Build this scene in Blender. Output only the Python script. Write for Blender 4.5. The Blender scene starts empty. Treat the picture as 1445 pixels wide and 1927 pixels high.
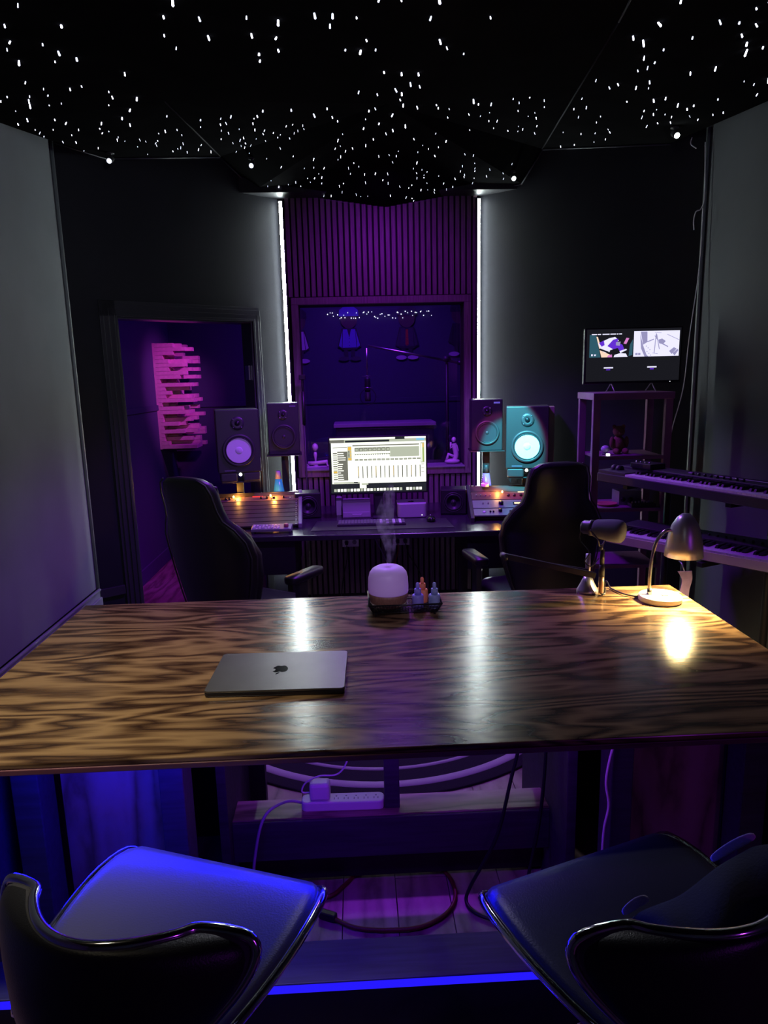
import bpy, math, random
from mathutils import Vector, Matrix, Euler
random.seed(7)
R = math.radians
PI = math.pi
S = bpy.context.scene
COL = S.collection

# ------------------------------------------------------------ camera
cam_d = bpy.data.cameras.new('camera')
cam = bpy.data.objects.new('camera', cam_d); COL.objects.link(cam)
cam_d.sensor_fit = 'VERTICAL'; cam_d.sensor_height = 36.0
cam_d.lens = 36.0 * 1300.0 / 1927.0
cam_d.clip_start = 0.02; cam_d.clip_end = 60
_M = ((0.99881645, -0.03106727, 0.03742367), (-0.04263765, -0.18903951, 0.98104337), (-0.02340379, -0.98147791, -0.19014041))
m3 = Matrix([[_M[i][0], -_M[i][1], -_M[i][2]] for i in range(3)])
cam.matrix_world = Matrix.Translation((0, 0, 1.70)) @ m3.to_4x4()
S.camera = cam

# ------------------------------------------------------------ world, exposure, lights
S.view_settings.view_transform = 'Standard'; S.view_settings.look = 'None'
S.view_settings.gamma = 1.0; S.view_settings.exposure = 0.0
S.view_settings.use_curve_mapping = False
W = bpy.data.worlds.new('world'); S.world = W; W.use_nodes = True
W.node_tree.nodes['Background'].inputs[0].default_value = (0.02, 0.02, 0.05, 1)
W.node_tree.nodes['Background'].inputs[1].default_value = 0.02


def light(kind, name, loc, energy, color, target=None, size=0.2, size_y=None, spot=None, blend=0.3, spread=None):
    l = bpy.data.lights.new(name, kind); l.energy = energy; l.color = color
    if kind == 'AREA':
        l.size = size
        if size_y: l.shape = 'RECTANGLE'; l.size_y = size_y
        if spread: l.spread = R(spread)
    else:
        l.shadow_soft_size = size
    if kind == 'SPOT': l.spot_size = R(spot); l.spot_blend = blend
    o = bpy.data.objects.new(name, l); COL.objects.link(o); o.location = loc
    if target is not None:
        o.rotation_euler = (Vector(target) - Vector(loc)).to_track_quat('-Z', 'Y').to_euler()
    return o


# purple colour lamp on the ceiling between the bar and the mixing desk
light('SPOT', 'purple_ceiling_lamp', (0.22, 4.15, 2.84), 190.0, (0.33, 0.035, 1.0), (0.22, 4.05, 0.8), size=0.12, spot=108, blend=0.45)
light('SPOT', 'purple_desk_fill', (0.35, 0.9, 2.86), 170.0, (0.40, 0.12, 1.0), (-0.05, 4.6, 1.05), size=0.05, spot=34, blend=0.8)  # added unseen fill, brightens speaker cones and desk from the front
light('SPOT', 'purple_slat_fill', (0.22, 4.1, 2.80), 34.0, (0.34, 0.015, 0.80), (0.22, 5.2, 2.2), size=0.05, spot=96, blend=0.9)  # added unseen lamp to spread purple over the slats
# soft white room light
light('SPOT', 'white_ceiling_lamp', (0.05, 3.55, 2.86), 22.0, (0.85, 0.85, 1.0), (-0.1, 1.7, 0.7), size=0.06, spot=86, blend=0.8)
light('SPOT', 'warm_left_spot', (-0.75, 1.15, 2.85), 165.0, (1.0, 0.88, 0.62), (-0.86, 1.66, 0.88), size=0.15, spot=52, blend=1.0)
light('POINT', 'purple_rear_fill', (1.95, -1.3, 1.8), 13.0, (0.5, 0.05, 1.0), size=0.1)  # unseen fill added behind the camera for low purple ambient
light('SPOT', 'bar_centre_fill', (0.2, -0.6, 2.75), 75.0, (0.80, 0.66, 1.0), (0.16, 2.42, 0.92), size=0.1, spot=17, blend=0.8)  # added fill from behind the camera to brighten tray and bottles
light('SPOT', 'left_wall_fill', (1.1, -0.9, 2.6), 115.0, (0.86, 0.94, 1.0), (-1.66, 3.1, 1.9), size=0.15, spot=46, blend=1.0)  # unseen fill added to lift the left wall
light('SPOT', 'right_wall_fill', (-0.6, -0.9, 2.6), 20.0, (0.80, 0.92, 1.0), (2.08, 3.5, 2.2), size=0.15, spot=40, blend=1.0)  # weaker unseen fill added for the right wall
# blue strip under the bar
light('AREA', 'blue_under_bar', (-0.33, 1.50, 0.815), 7.5, (0.003, 0.003, 1.0), (-0.35, 1.05, 0.45), size=1.1, size_y=0.03)
light('AREA', 'blue_under_bar_back', (-0.62, 1.54, 0.815), 2.6, (0.01, 0.01, 1.0), (-0.62, 1.85, 0.35), size=0.5, size_y=0.03)
light('AREA', 'violet_under_fill', (0.08, 1.58, 0.81), 1.9, (0.36, 0.04, 1.0), (0.08, 2.15, 0.1), size=0.9, size_y=0.03)  # extra violet fill added to brighten floor and boards under the table
# live room
light('AREA', 'booth_lamp', (0.1, 6.0, 2.85), 22.0, (0.22, 0.025, 1.0), (0.1, 6.5, 0), size=0.5)
light('SPOT', 'booth_pink_lamp', (-0.35, 5.6, 2.5), 150.0, (0.80, 0.10, 0.90), (-1.87, 6.95, 1.55), size=0.05, spot=36, blend=1.0)
light('SPOT', 'booth_floor_lamp', (-0.6, 6.6, 2.8), 90.0, (0.75, 0.05, 1.0), (-1.45, 5.9, 0), size=0.1, spot=44, blend=0.8)
# colour-changing spot on the right loudspeakers
light('SPOT', 'cyan_speaker_spot', (0.55, 3.55, 2.45), 1100.0, (0.0, 0.82, 0.92), (1.03, 4.6, 1.29), size=0.01, spot=16, blend=0.35)
light('SPOT', 'magenta_speaker_spot', (0.55, 3.55, 2.45), 170.0, (1.0, 0.12, 0.55), (1.0, 4.6, 1.25), size=0.01, spot=20, blend=0.2)


# ------------------------------------------------------------ materials
MAT = {}


def pm(name, col, rough=0.5, metal=0.0, emit=None, es=0.0, spec=None, noise=0.0, nscale=20, bump=0.0, bscale=200, stretch=None, trans=0.0, coat=0.0):
    m = bpy.data.materials.new(name); m.use_nodes = True
    nt = m.node_tree; b = nt.nodes['Principled BSDF']
    b.inputs['Base Color'].default_value = (*col, 1)
    b.inputs['Roughness'].default_value = rough
    b.inputs['Metallic'].default_value = metal
    if spec is not None: b.inputs['Specular IOR Level'].default_value = spec
    if trans: b.inputs['Transmission Weight'].default_value = trans
    if coat: b.inputs['Coat Weight'].default_value = coat; b.inputs['Coat Roughness'].default_value = 0.15
    if emit is not None:
        b.inputs['Emission Color'].default_value = (*emit, 1); b.inputs['Emission Strength'].default_value = es
    if noise or bump:
        tc = nt.nodes.new('ShaderNodeTexCoord'); mp = nt.nodes.new('ShaderNodeMapping')
        if stretch: mp.inputs['Scale'].default_value = stretch
        nt.links.new(tc.outputs['Object'], mp.inputs[0])
    if noise:
        n = nt.nodes.new('ShaderNodeTexNoise'); n.inputs['Scale'].default_value = nscale; n.inputs['Detail'].default_value = 5
        nt.links.new(mp.outputs[0], n.inputs['Vector'])
        r = nt.nodes.new('ShaderNodeValToRGB')
        r.color_ramp.elements[0].position = 0.3; r.color_ramp.elements[1].position = 0.7
        r.color_ramp.elements[0].color = (*[c * (1 - noise) for c in col], 1)
        r.color_ramp.elements[1].color = (*[min(1, c * (1 + noise)) for c in col], 1)
        nt.links.new(n.outputs['Fac'], r.inputs[0]); nt.links.new(r.outputs[0], b.inputs['Base Color'])
    if bump:
        n2 = nt.nodes.new('ShaderNodeTexNoise'); n2.inputs['Scale'].default_value = bscale; n2.inputs['Detail'].default_value = 3
        nt.links.new(mp.outputs[0], n2.inputs['Vector'])
        bp = nt.nodes.new('ShaderNodeBump'); bp.inputs['Strength'].default_value = bump; bp.inputs['Distance'].default_value = 0.004
        nt.links.new(n2.outputs['Fac'], bp.inputs['Height']); nt.links.new(bp.outputs[0], b.inputs['Normal'])
    MAT[name] = m
    return m


def emis(name, col, s, sample=True):
    m = bpy.data.materials.new(name); m.use_nodes = True; nt = m.node_tree
    nt.nodes.remove(nt.nodes['Principled BSDF'])
    e = nt.nodes.new('ShaderNodeEmission'); e.inputs[0].default_value = (*col, 1); e.inputs[1].default_value = s
    nt.links.new(e.outputs[0], nt.nodes['Material Output'].inputs[0])
    if not sample: m.cycles.emission_sampling = 'NONE'
    MAT[name] = m
    return m


def wood(name, dark, mid, lightc, scale=(0.55, 2.6, 2.6), rings=14.0, rough=0.28, bump=0.25, spec=0.5):
    """flat-sawn veneer: contour bands of a stretched noise, plus fine pores"""
    m = bpy.data.materials.new(name); m.use_nodes = True; nt = m.node_tree; b = nt.nodes['Principled BSDF']
    L = nt.links.new; N = nt.nodes.new
    tc = N('ShaderNodeTexCoord'); mp = N('ShaderNodeMapping'); mp.inputs['Scale'].default_value = scale
    L(tc.outputs['Object'], mp.inputs[0])
    n = N('ShaderNodeTexNoise'); n.inputs['Scale'].default_value = 1.5; n.inputs['Detail'].default_value = 3.5; n.inputs['Roughness'].default_value = 0.5; n.inputs['Distortion'].default_value = 0.3
    L(mp.outputs[0], n.inputs['Vector'])
    mu = N('ShaderNodeMath'); mu.operation = 'MULTIPLY'; mu.inputs[1].default_value = rings; L(n.outputs['Fac'], mu.inputs[0])
    fr = N('ShaderNodeMath'); fr.operation = 'PINGPONG'; fr.inputs[1].default_value = 0.5; L(mu.outputs[0], fr.inputs[0])
    mp2 = N('ShaderNodeMapping'); mp2.inputs['Scale'].default_value = (scale[0] * 9, scale[1] * 30, scale[2] * 30); L(tc.outputs['Object'], mp2.inputs[0])
    n2 = N('ShaderNodeTexNoise'); n2.inputs['Scale'].default_value = 2.0; n2.inputs['Detail'].default_value = 4; L(mp2.outputs[0], n2.inputs['Vector'])
    ad = N('ShaderNodeMath'); ad.operation = 'MULTIPLY_ADD'; ad.inputs[1].default_value = 0.35; L(n2.outputs['Fac'], ad.inputs[0]); L(fr.outputs[0], ad.inputs[2])
    r = N('ShaderNodeValToRGB'); el = r.color_ramp.elements
    el[0].position = 0.16; el[0].color = (*dark, 1); el[1].position = 0.62; el[1].color = (*lightc, 1)
    e = el.new(0.34); e.color = (*mid, 1)
    L(ad.outputs[0], r.inputs[0]); L(r.outputs[0], b.inputs['Base Color'])
    b.inputs['Specular IOR Level'].default_value = spec
    rr = N('ShaderNodeMapRange'); rr.inputs['To Min'].default_value = rough - 0.06; rr.inputs['To Max'].default_value = rough + 0.1
    L(n2.outputs['Fac'], rr.inputs['Value']); L(rr.outputs[0], b.inputs['Roughness'])
    bp = N('ShaderNodeBump'); bp.inputs['Strength'].default_value = bump; bp.inputs['Distance'].default_value = 0.001
    L(ad.outputs[0], bp.inputs['Height']); L(bp.outputs[0], b.inputs['Normal'])
    MAT[name] = m
    return m


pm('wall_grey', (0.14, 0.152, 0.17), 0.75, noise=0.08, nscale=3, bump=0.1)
pm('wall_black', (0.014, 0.0145, 0.021), 0.6, spec=0.2, noise=0.1, nscale=4, bump=0.12)
pm('wall_side_black', (0.012, 0.012, 0.018), 0.6, bump=0.12)
pm('wall_booth', (0.045, 0.04, 0.10), 0.8, bump=0.1)
pm('ceiling_felt', (0.007, 0.007, 0.0075), 1.0, spec=0.0, noise=0.2, nscale=8)
pm('trim_dark', (0.032, 0.032, 0.042), 0.32)
pm('trim_grey', (0.20, 0.22, 0.23), 0.4)
pm('slat_wood', (0.15, 0.10, 0.12), 0.5, noise=0.35, nscale=6, stretch=(30, 30, 1.2))
pm('slat_felt', (0.012, 0.01, 0.014), 0.95)
pm('black', (0.008, 0.008, 0.010), 0.45)
pm('black_gloss', (0.010, 0.010, 0.012), 0.18)
pm('black_matte', (0.010, 0.010, 0.012), 0.85)
pm('pale_grey', (0.42, 0.40, 0.45), 0.5)
pm('desk_black', (0.026, 0.022, 0.032), 0.24, noise=0.2, nscale=5)
pm('charcoal', (0.026, 0.026, 0.03), 0.5)
pm('steel', (0.55, 0.55, 0.58), 0.3, 1.0)
pm('chrome', (0.8, 0.8, 0.85), 0.12, 1.0)
pm('leather_black', (0.012, 0.012, 0.014), 0.38, bump=0.15, bscale=350)
pm('leather_seat', (0.065, 0.065, 0.075), 0.36, bump=0.12, bscale=300)
pm('white_plastic', (0.7, 0.7, 0.72), 0.45)
pm('grey_plastic', (0.25, 0.25, 0.27), 0.4)
pm('cone_white', (0.7, 0.68, 0.76), 0.95, spec=0.05)
pm('cabinet_black', (0.018, 0.018, 0.021), 0.5)
pm('cone_black', (0.03, 0.03, 0.035), 0.35)
pm('rubber', (0.015, 0.015, 0.017), 0.6)
pm('speaker_side', (0.20, 0.18, 0.13), 0.6)
pm('foam_pink', (0.60, 0.25, 0.42), 0.7, noise=0.1, nscale=30)
pm('silver_paint', (0.55, 0.54, 0.60), 0.32, 0.7)
pm('lamp_base', (0.72, 0.66, 0.52), 0.35)
pm('lamp_neck', (0.65, 0.62, 0.55), 0.25, 1.0)
pm('laptop_lid', (0.15, 0.15, 0.135), 0.38, 0.75, noise=0.06, nscale=14)
pm('laptop_edge', (0.05, 0.05, 0.06), 0.3, 0.8)
pm('logo_black', (0.006, 0.006, 0.007), 0.08)
pm('diffuser_violet_tint', (0.66, 0.58, 0.76), 0.45, emit=(0.38, 0.16, 0.75), es=0.16)  # purple light on the white dome put into its colour and faint glow
pm('diffuser_wood', (0.30, 0.16, 0.10), 0.5, noise=0.25, nscale=4, stretch=(60, 60, 1))
pm('wire_black', (0.02, 0.02, 0.022), 0.35, 0.6)
pm('bottle_violet', (0.32, 0.30, 0.85), 0.45, noise=0.12, nscale=40)
pm('bottle_orange', (0.95, 0.30, 0.12), 0.45, noise=0.10, nscale=40)
pm('bottle_blue', (0.32, 0.42, 0.70), 0.45, noise=0.2, nscale=40)
pm('rug_black', (0.02, 0.018, 0.024), 0.95, bump=0.5, bscale=500)
pm('rug_pale', (0.42, 0.36, 0.42), 0.95, bump=0.5, bscale=500)
pm('beam_blue', (0.035, 0.035, 0.05), 0.6, noise=0.3, nscale=5, stretch=(1, 14, 14))
pm('fascia', (0.16, 0.06, 0.08), 0.5, noise=0.3, nscale=4, stretch=(1, 12, 12))
pm('shelf_frame', (0.16, 0.05, 0.15), 0.6, noise=0.15, nscale=8)
pm('rack_brown', (0.11, 0.065, 0.045), 0.5, noise=0.15, nscale=10)
pm('rack_panel', (0.07, 0.055, 0.055), 0.35, 0.3)
pm('rack_face', (0.22, 0.22, 0.26), 0.38, 0.4)
pm('key_white', (0.66, 0.64, 0.68), 0.3)
pm('key_black', (0.008, 0.008, 0.010), 0.3)
pm('synth_body', (0.03, 0.03, 0.035), 0.45)
pm('mic_grille', (0.16, 0.17, 0.21), 0.8, bump=0.6, bscale=900)
pm('mic_body', (0.10, 0.10, 0.115), 0.35, 0.5)
pm('copper', (0.55, 0.33, 0.22), 0.35, 0.7)
pm('cord_red', (0.10, 0.012, 0.008), 0.5)
pm('cord_orange', (0.35, 0.06, 0.02), 0.5)
pm('cord_white', (0.7, 0.7, 0.75), 0.5)
pm('cord_black', (0.008, 0.008, 0.010), 0.5)
pm('cable_purple', (0.35, 0.25, 0.45), 0.5)
pm('lava_blue', (0.03, 0.22, 0.35), 0.2, emit=(0.02, 0.20, 0.32), es=0.5)
pm('lava_purple', (0.28, 0.12, 0.35), 0.2, emit=(0.22, 0.08, 0.30), es=0.08)
pm('lava_cap', (0.32, 0.25, 0.45), 0.35)
pm('statue', (0.5, 0.42, 0.5), 0.35)
pm('plush', (0.12, 0.05, 0.04), 0.95, bump=0.6)
pm('plate_pink', (0.40, 0.12, 0.12), 0.4)
pm('cloth_black', (0.015, 0.013, 0.018), 0.9, bump=0.3)
pm('cloth_lilac', (0.75, 0.6, 0.8), 0.9, bump=0.3)
pm('strap_purple', (0.28, 0.17, 0.32), 0.5, noise=0.2, nscale=30)
pm('decal_cardigan', (0.12, 0.12, 0.5), 0.7)
pm('decal_outline', (0.015, 0.013, 0.03), 0.7)
pm('decal_dark', (0.035, 0.03, 0.06), 0.7)
pm('decal_red', (0.35, 0.03, 0.02), 0.7)
pm('decal_white', (0.5, 0.45, 0.6), 0.7)
pm('decal_skin', (0.07, 0.04, 0.05), 0.7)
pm('badge_blue', (0.30, 0.42, 0.60), 0.4, emit=(0.3, 0.5, 0.9), es=0.12)
pm('badge_dim', (0.10, 0.09, 0.14), 0.4)
wood('table_veneer', (0.030, 0.014, 0.009), (0.10, 0.055, 0.028), (0.26, 0.16, 0.078), rough=0.19, bump=0.10, spec=0.5)
wood('pine', (0.13, 0.075, 0.05), (0.25, 0.16, 0.12), (0.33, 0.22, 0.18), scale=(2.2, 2.2, 0.35), rings=9, rough=0.5)
wood('ledge_pine', (0.10, 0.06, 0.05), (0.20, 0.13, 0.11), (0.30, 0.2, 0.17), scale=(0.5, 3, 3), rings=9, rough=0.4)
for k, (dk, lt) in enumerate((((0.11, 0.06, 0.06), (0.27, 0.17, 0.17)), ((0.14, 0.08, 0.08), (0.32, 0.21, 0.21)), ((0.09, 0.05, 0.05), (0.23, 0.14, 0.14)))):
    wood('plank_%s' % 'abc'[k], dk, [(a + b) / 2 for a, b in zip(dk, lt)], lt, scale=(3.2, 0.5, 3), rings=7, rough=0.42)
emis('led_white', (0.88, 1.0, 0.97), 85.0)
emis('led_blue', (0.03, 0.03, 1.0), 2.0)
emis('led_blue_low', (0.02, 0.01, 1.0), 1.0)
emis('star', (0.78, 0.80, 1.0), 6.0, False)
emis('star_soft', (0.72, 0.78, 1.0), 2.0, False)
emis('bulb_warm', (1.0, 0.78, 0.34), 480.0)
emis('spot_white', (0.88, 1.0, 0.94), 30.0)
emis('spot_dim', (0.88, 1.0, 0.94), 6.0, False)
emis('pilot_orange', (1.0, 0.50, 0.10), 14.0)
emis('pilot_red', (1.0, 0.05, 0.05), 1.2, False)
emis('dot_white', (0.95, 0.97, 1.0), 3.0, False)
emis('vu_warm', (1.0, 0.72, 0.45), 1.5, False)
for n_, c_, s_ in (('scr_white', (0.98, 1.0, 0.86), 1.35), ('scr_grey', (0.18, 0.18, 0.15), 1.0), ('scr_dark', (0.02, 0.022, 0.03), 1.0), ('scr_mid', (0.50, 0.54, 0.42), 1.0),
                   ('scr_orange', (0.9, 0.55, 0.08), 1.0), ('scr_green', (0.35, 0.5, 0.10), 1.0), ('scr_blue', (0.25, 0.6, 0.85), 1.0),
                   ('tv_black', (0.010, 0.010, 0.014), 1.0), ('tv_white', (0.80, 0.78, 1.0), 1.1), ('tv_lilac', (0.32, 0.30, 0.52), 1.0), ('tv_teal', (0.03, 0.10, 0.14), 1.0),
                   ('tv_purple', (0.13, 0.03, 0.65), 1.0), ('tv_pink', (0.70, 0.22, 0.60), 1.0), ('tv_cream', (1.0, 0.72, 0.55), 1.0)):
    emis(n_, c_, s_, n_ in ('scr_white', 'tv_white'))
# window pane: thin glass that mirrors like glass
gm = bpy.data.materials.new('window_glass'); gm.use_nodes = True; nt = gm.node_tree; nt.nodes.remove(nt.nodes['Principled BSDF'])
_t = nt.nodes.new('ShaderNodeBsdfTransparent'); _g = nt.nodes.new('ShaderNodeBsdfGlossy'); _g.inputs['Roughness'].default_value = 0.02
_f = nt.nodes.new('ShaderNodeFresnel'); _f.inputs[0].default_value = 1.5; _mx = nt.nodes.new('ShaderNodeMixShader')
_ml = nt.nodes.new('ShaderNodeMath'); _ml.operation = 'MULTIPLY'; _ml.inputs[1].default_value = 1.9
nt.links.new(_f.outputs[0], _ml.inputs[0]); nt.links.new(_ml.outputs[0], _mx.inputs[0])
nt.links.new(_t.outputs[0], _mx.inputs[1]); nt.links.new(_g.outputs[0], _mx.inputs[2]); nt.links.new(_mx.outputs[0], nt.nodes['Material Output'].inputs[0])
MAT['window_glass'] = gm
# vapour
vm = bpy.data.materials.new('vapour'); vm.use_nodes = True; nt = vm.node_tree; nt.nodes.remove(nt.nodes['Principled BSDF'])
pv = nt.nodes.new('ShaderNodeVolumePrincipled'); pv.inputs['Color'].default_value = (0.9, 0.88, 0.95, 1)
tc = nt.nodes.new('ShaderNodeTexCoord'); nn = nt.nodes.new('ShaderNodeTexNoise'); nn.inputs['Scale'].default_value = 26; nn.inputs['Detail'].default_value = 4
mr = nt.nodes.new('ShaderNodeMapRange'); mr.inputs['From Min'].default_value = 0.42; mr.inputs['From Max'].default_value = 0.7; mr.inputs['To Min'].default_value = 0.0; mr.inputs['To Max'].default_value = 26.0
nt.links.new(tc.outputs['Object'], nn.inputs['Vector']); nt.links.new(nn.outputs['Fac'], mr.inputs['Value']); nt.links.new(mr.outputs[0], pv.inputs['Density'])
nt.links.new(pv.outputs[0], nt.nodes['Material Output'].inputs['Volume'])
MAT['vapour'] = vm


# ------------------------------------------------------------ mesh helpers
class MB:
    def __init__(s): s.v = []; s.f = []; s.m = []; s.s = []

    def add(s, vs, fs, m=0, sm=False, mat=None):
        b = len(s.v)
        for p in vs:
            p = Vector(p)
            if mat is not None: p = mat @ p
            s.v.append(tuple(p))
        for f in fs: s.f.append(tuple(b + i for i in f)); s.m.append(m); s.s.append(sm)
        return s

    def box(s, c, d, m=0, rot=None):
        x, y, z = [k / 2 for k in d]
        vs = [Vector((i, j, k)) for i in (-x, x) for j in (-y, y) for k in (-z, z)]
        if rot is not None:
            q = Euler(rot).to_matrix(); vs = [q @ p for p in vs]
        vs = [p + Vector(c) for p in vs]
        return s.add(vs, [(0, 1, 3, 2), (4, 6, 7, 5), (0, 4, 5, 1), (2, 3, 7, 6), (0, 2, 6, 4), (1, 5, 7, 3)], m)

    def span(s, a, b, m=0):
        return s.box([(p + q) / 2 for p, q in zip(a, b)], [abs(q - p) for p, q in zip(a, b)], m)

    def prism(s, poly, z0, z1, m=0, mat=None):
        n = len(poly); vs = [(p[0], p[1], z0) for p in poly] + [(p[0], p[1], z1) for p in poly]
        fs = [tuple(range(n - 1, -1, -1)), tuple(range(n, 2 * n))] + [(i, (i + 1) % n, n + (i + 1) % n, n + i) for i in range(n)]
        return s.add(vs, fs, m, False, mat)

    def lathe(s, prof, n=24, o=(0, 0, 0), ax=(0, 0, 1), m=0, sm=True, cap=True):
        q = Vector((0, 0, 1)).rotation_difference(Vector(ax)).to_matrix()
        vs = []; fs = []
        for (r, h) in prof:
            for i in range(n):
                a = 2 * PI * i / n; vs.append(q @ Vector((r * math.cos(a), r * math.sin(a), h)) + Vector(o))
        for j in range(len(prof) - 1):
            for i in range(n):
                k = (i + 1) % n; fs.append((j * n + i, j * n + k, (j + 1) * n + k, (j + 1) * n + i))
        if cap and prof[0][0] > 1e-6: fs.append(tuple(range(n - 1, -1, -1)))
        if cap and prof[-1][0] > 1e-6: fs.append(tuple(range((len(prof) - 1) * n, len(prof) * n)))
        return s.add(vs, fs, m, sm)

    def cyl(s, a, b, r, n=16, m=0, r2=None):
        a = Vector(a); b = Vector(b); L_ = (b - a).length
        return s.lathe([(r, 0), (r if r2 is None else r2, L_)], n, a, (b - a), m)

    def tube(s, pts, r, n=8, m=0, closed=False, rs=None):
        pts = [Vector(p) for p in pts]; N = len(pts); vs = []; fs = []
        up = None
        for i, p in enumerate(pts):
            if closed: t = pts[(i + 1) % N] - pts[i - 1]
            else: t = pts[min(i + 1, N - 1)] - pts[max(i - 1, 0)]
            t.normalize()
            if up is None:
                up = Vector((0, 0, 1)) if abs(t.z) < 0.9 else Vector((1, 0, 0))
            up = up - t * up.dot(t)
            up.normalize(); sd = t.cross(up)
            rr = rs[i] if rs else r
            for k in range(n):
                a = 2 * PI * k / n; vs.append(p + (up * math.cos(a) + sd * math.sin(a)) * rr)
        for i in range(N if closed else N - 1):
            j = (i + 1) % N
            for k in range(n):
                l = (k + 1) % n; fs.append((i * n + k, i * n + l, j * n + l, j * n + k))
        if not closed: fs += [tuple(range(n - 1, -1, -1)), tuple(range((N - 1) * n, N * n))]
        return s.add(vs, fs, m, True)

    def loft(s, rings, m=0, cap=True, sm=True):
        n = len(rings[0]); vs = [p for r in rings for p in r]; fs = []
        for j in range(len(rings) - 1):
            for i in range(n):
                k = (i + 1) % n; fs.append((j * n + i, j * n + k, (j + 1) * n + k, (j + 1) * n + i))
        if cap: fs += [tuple(range(n - 1, -1, -1)), tuple(range((len(rings) - 1) * n, len(rings) * n))]
        return s.add(vs, fs, m, sm)

    def build(s, name, mats, parent=None, bevel=0.0, sub=0, loc=None, rot=None, label=None, kind=None, fix=True):
        me = bpy.data.meshes.new(name); me.from_pydata(s.v, [], s.f); me.update()
        if isinstance(mats, str): mats = [mats]
        for k in mats: me.materials.append(MAT[k])
        me.polygons.foreach_set('material_index', s.m); me.polygons.foreach_set('use_smooth', s.s)
        if fix and len(s.f) < 60000:
            import bmesh
            bm = bmesh.new(); bm.from_mesh(me); bmesh.ops.recalc_face_normals(bm, faces=bm.faces); bm.to_mesh(me); bm.free()
        o = bpy.data.objects.new(name, me); COL.objects.link(o)
        if parent is not None: o.parent = parent
        if loc is not None: o.location = loc
        if rot is not None: o.rotation_euler = rot
        if bevel:
            b = o.modifiers.new('bevel', 'BEVEL'); b.width = bevel; b.segments = 2; b.limit_method = 'ANGLE'; b.angle_limit = R(40)
        if sub:
            b = o.modifiers.new('sub', 'SUBSURF'); b.levels = sub; b.render_levels = sub
        if label: o['label'] = label
        if kind: o['kind'] = kind
        return o


def spline(pts, per=8, closed=False):
    pts = [Vector(p) for p in pts]; n = len(pts); out = []
    rng = range(n) if closed else range(n - 1)
    for i in rng:
        g = (lambda k: pts[k % n]) if closed else (lambda k: pts[max(0, min(n - 1, k))])
        p0, p1, p2, p3 = g(i - 1), g(i), g(i + 1), g(i + 2)
        for k in range(per):
            t = k / per
            out.append(0.5 * ((2 * p1) + (p2 - p0) * t + (2 * p0 - 5 * p1 + 4 * p2 - p3) * t * t + (3 * p1 - p0 - 3 * p2 + p3) * t ** 3))
    if not closed: out.append(pts[-1])
    return out


def thing(name, label, cat, loc=(0, 0, 0), rot=0, group=None):
    o = bpy.data.objects.new(name, None); COL.objects.link(o); o.empty_display_size = 0.05
    o.location = loc; o.rotation_euler = rot if isinstance(rot, tuple) else (0, 0, rot)
    o['label'] = label; o['category'] = cat
    if group: o['group'] = group
    return o


def tag(o, label, cat, group=None):
    o['label'] = label; o['category'] = cat
    if group: o['group'] = group
    return o


def dup(root, loc, rot=None, label=None, group=None):
    r = root.copy(); COL.objects.link(r); r.location = loc
    if rot is not None: r.rotation_euler = rot if isinstance(rot, tuple) else (0, 0, rot)
    if label: r['label'] = label
    if group: r['group'] = group
    kids = [c for c in list(bpy.data.objects) if c.parent == root]
    for ch in kids:
        c = ch.copy(); COL.objects.link(c); c.parent = r
        for g in [g for g in list(bpy.data.objects) if g.parent == ch]:
            d = g.copy(); COL.objects.link(d); d.parent = c
    return r


def wire(name, pts, r, mat, label, cat='cable', per=8):
    return tag(MB().tube(spline(pts, per), r, 7).build(name, mat), label, cat)


def struct(o): o['kind'] = 'structure'; return o


# ------------------------------------------------------------ room shell
XL, XR, YB = -1.664, 2.08, 5.2
cv = dict(NL=(XL, -1.6, 2.95), NR=(XR, -1.6, 2.95), l0=(XL, 3.695, 2.95), A=(XL, 4.303, 3.06), B=(-1.4255, 4.487, 3.021), C=(-.831, 4.945, 3.157), E=(-.636, 5.095, 2.984),
          F=(-.50, YB, 2.995), G=(.259, YB, 2.886), F2=(.94, YB, 2.994), E2=(1.1775, 5.0, 2.98), C2=(1.293, 4.904, 3.168), B2=(1.9235, 4.3825, 3.033), R=(XR, 4.253, 3.077),
          r0=(XR, 3.641, 2.996), SL=(-.813, 3.449, 2.95), SR=(1.0, 2.757, 2.95), SM=(0.2, 3.5, 2.95), T1=(-.60, -1.6, 2.95), T2=(.85, -1.6, 2.95))
tris = [('NL', 'T1', 'SL'), ('NL', 'SL', 'l0'), ('l0', 'SL', 'B'), ('l0', 'B', 'A'), ('SL', 'C', 'B'),
        ('T1', 'T2', 'SM'), ('T1', 'SM', 'SL'), ('T2', 'SR', 'SM'), ('SL', 'SM', 'C'), ('C', 'SM', 'E'), ('E', 'SM', 'F'), ('F', 'SM', 'G'), ('G', 'SM', 'F2'), ('F2', 'SM', 'E2'), ('E2', 'SM', 'C2'), ('SM', 'SR', 'C2'),
        ('T2', 'NR', 'SR'), ('NR', 'r0', 'SR'), ('SR', 'r0', 'B2'), ('SR', 'B2', 'C2'), ('r0', 'R', 'B2')]
names = list(cv)


def ceil_z(x, y):
    for t in tris:
        a, b, c = [cv[k] for k in t]
        d = (b[1] - c[1]) * (a[0] - c[0]) + (c[0] - b[0]) * (a[1] - c[1])
        if abs(d) < 1e-9: continue
        u = ((b[1] - c[1]) * (x - c[0]) + (c[0] - b[0]) * (y - c[1])) / d
        v = ((c[1] - a[1]) * (x - c[0]) + (a[0] - c[0]) * (y - c[1])) / d
        w = 1 - u - v
        if min(u, v, w) > -1e-4: return u * a[2] + v * b[2] + w * c[2]
    return None


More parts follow.
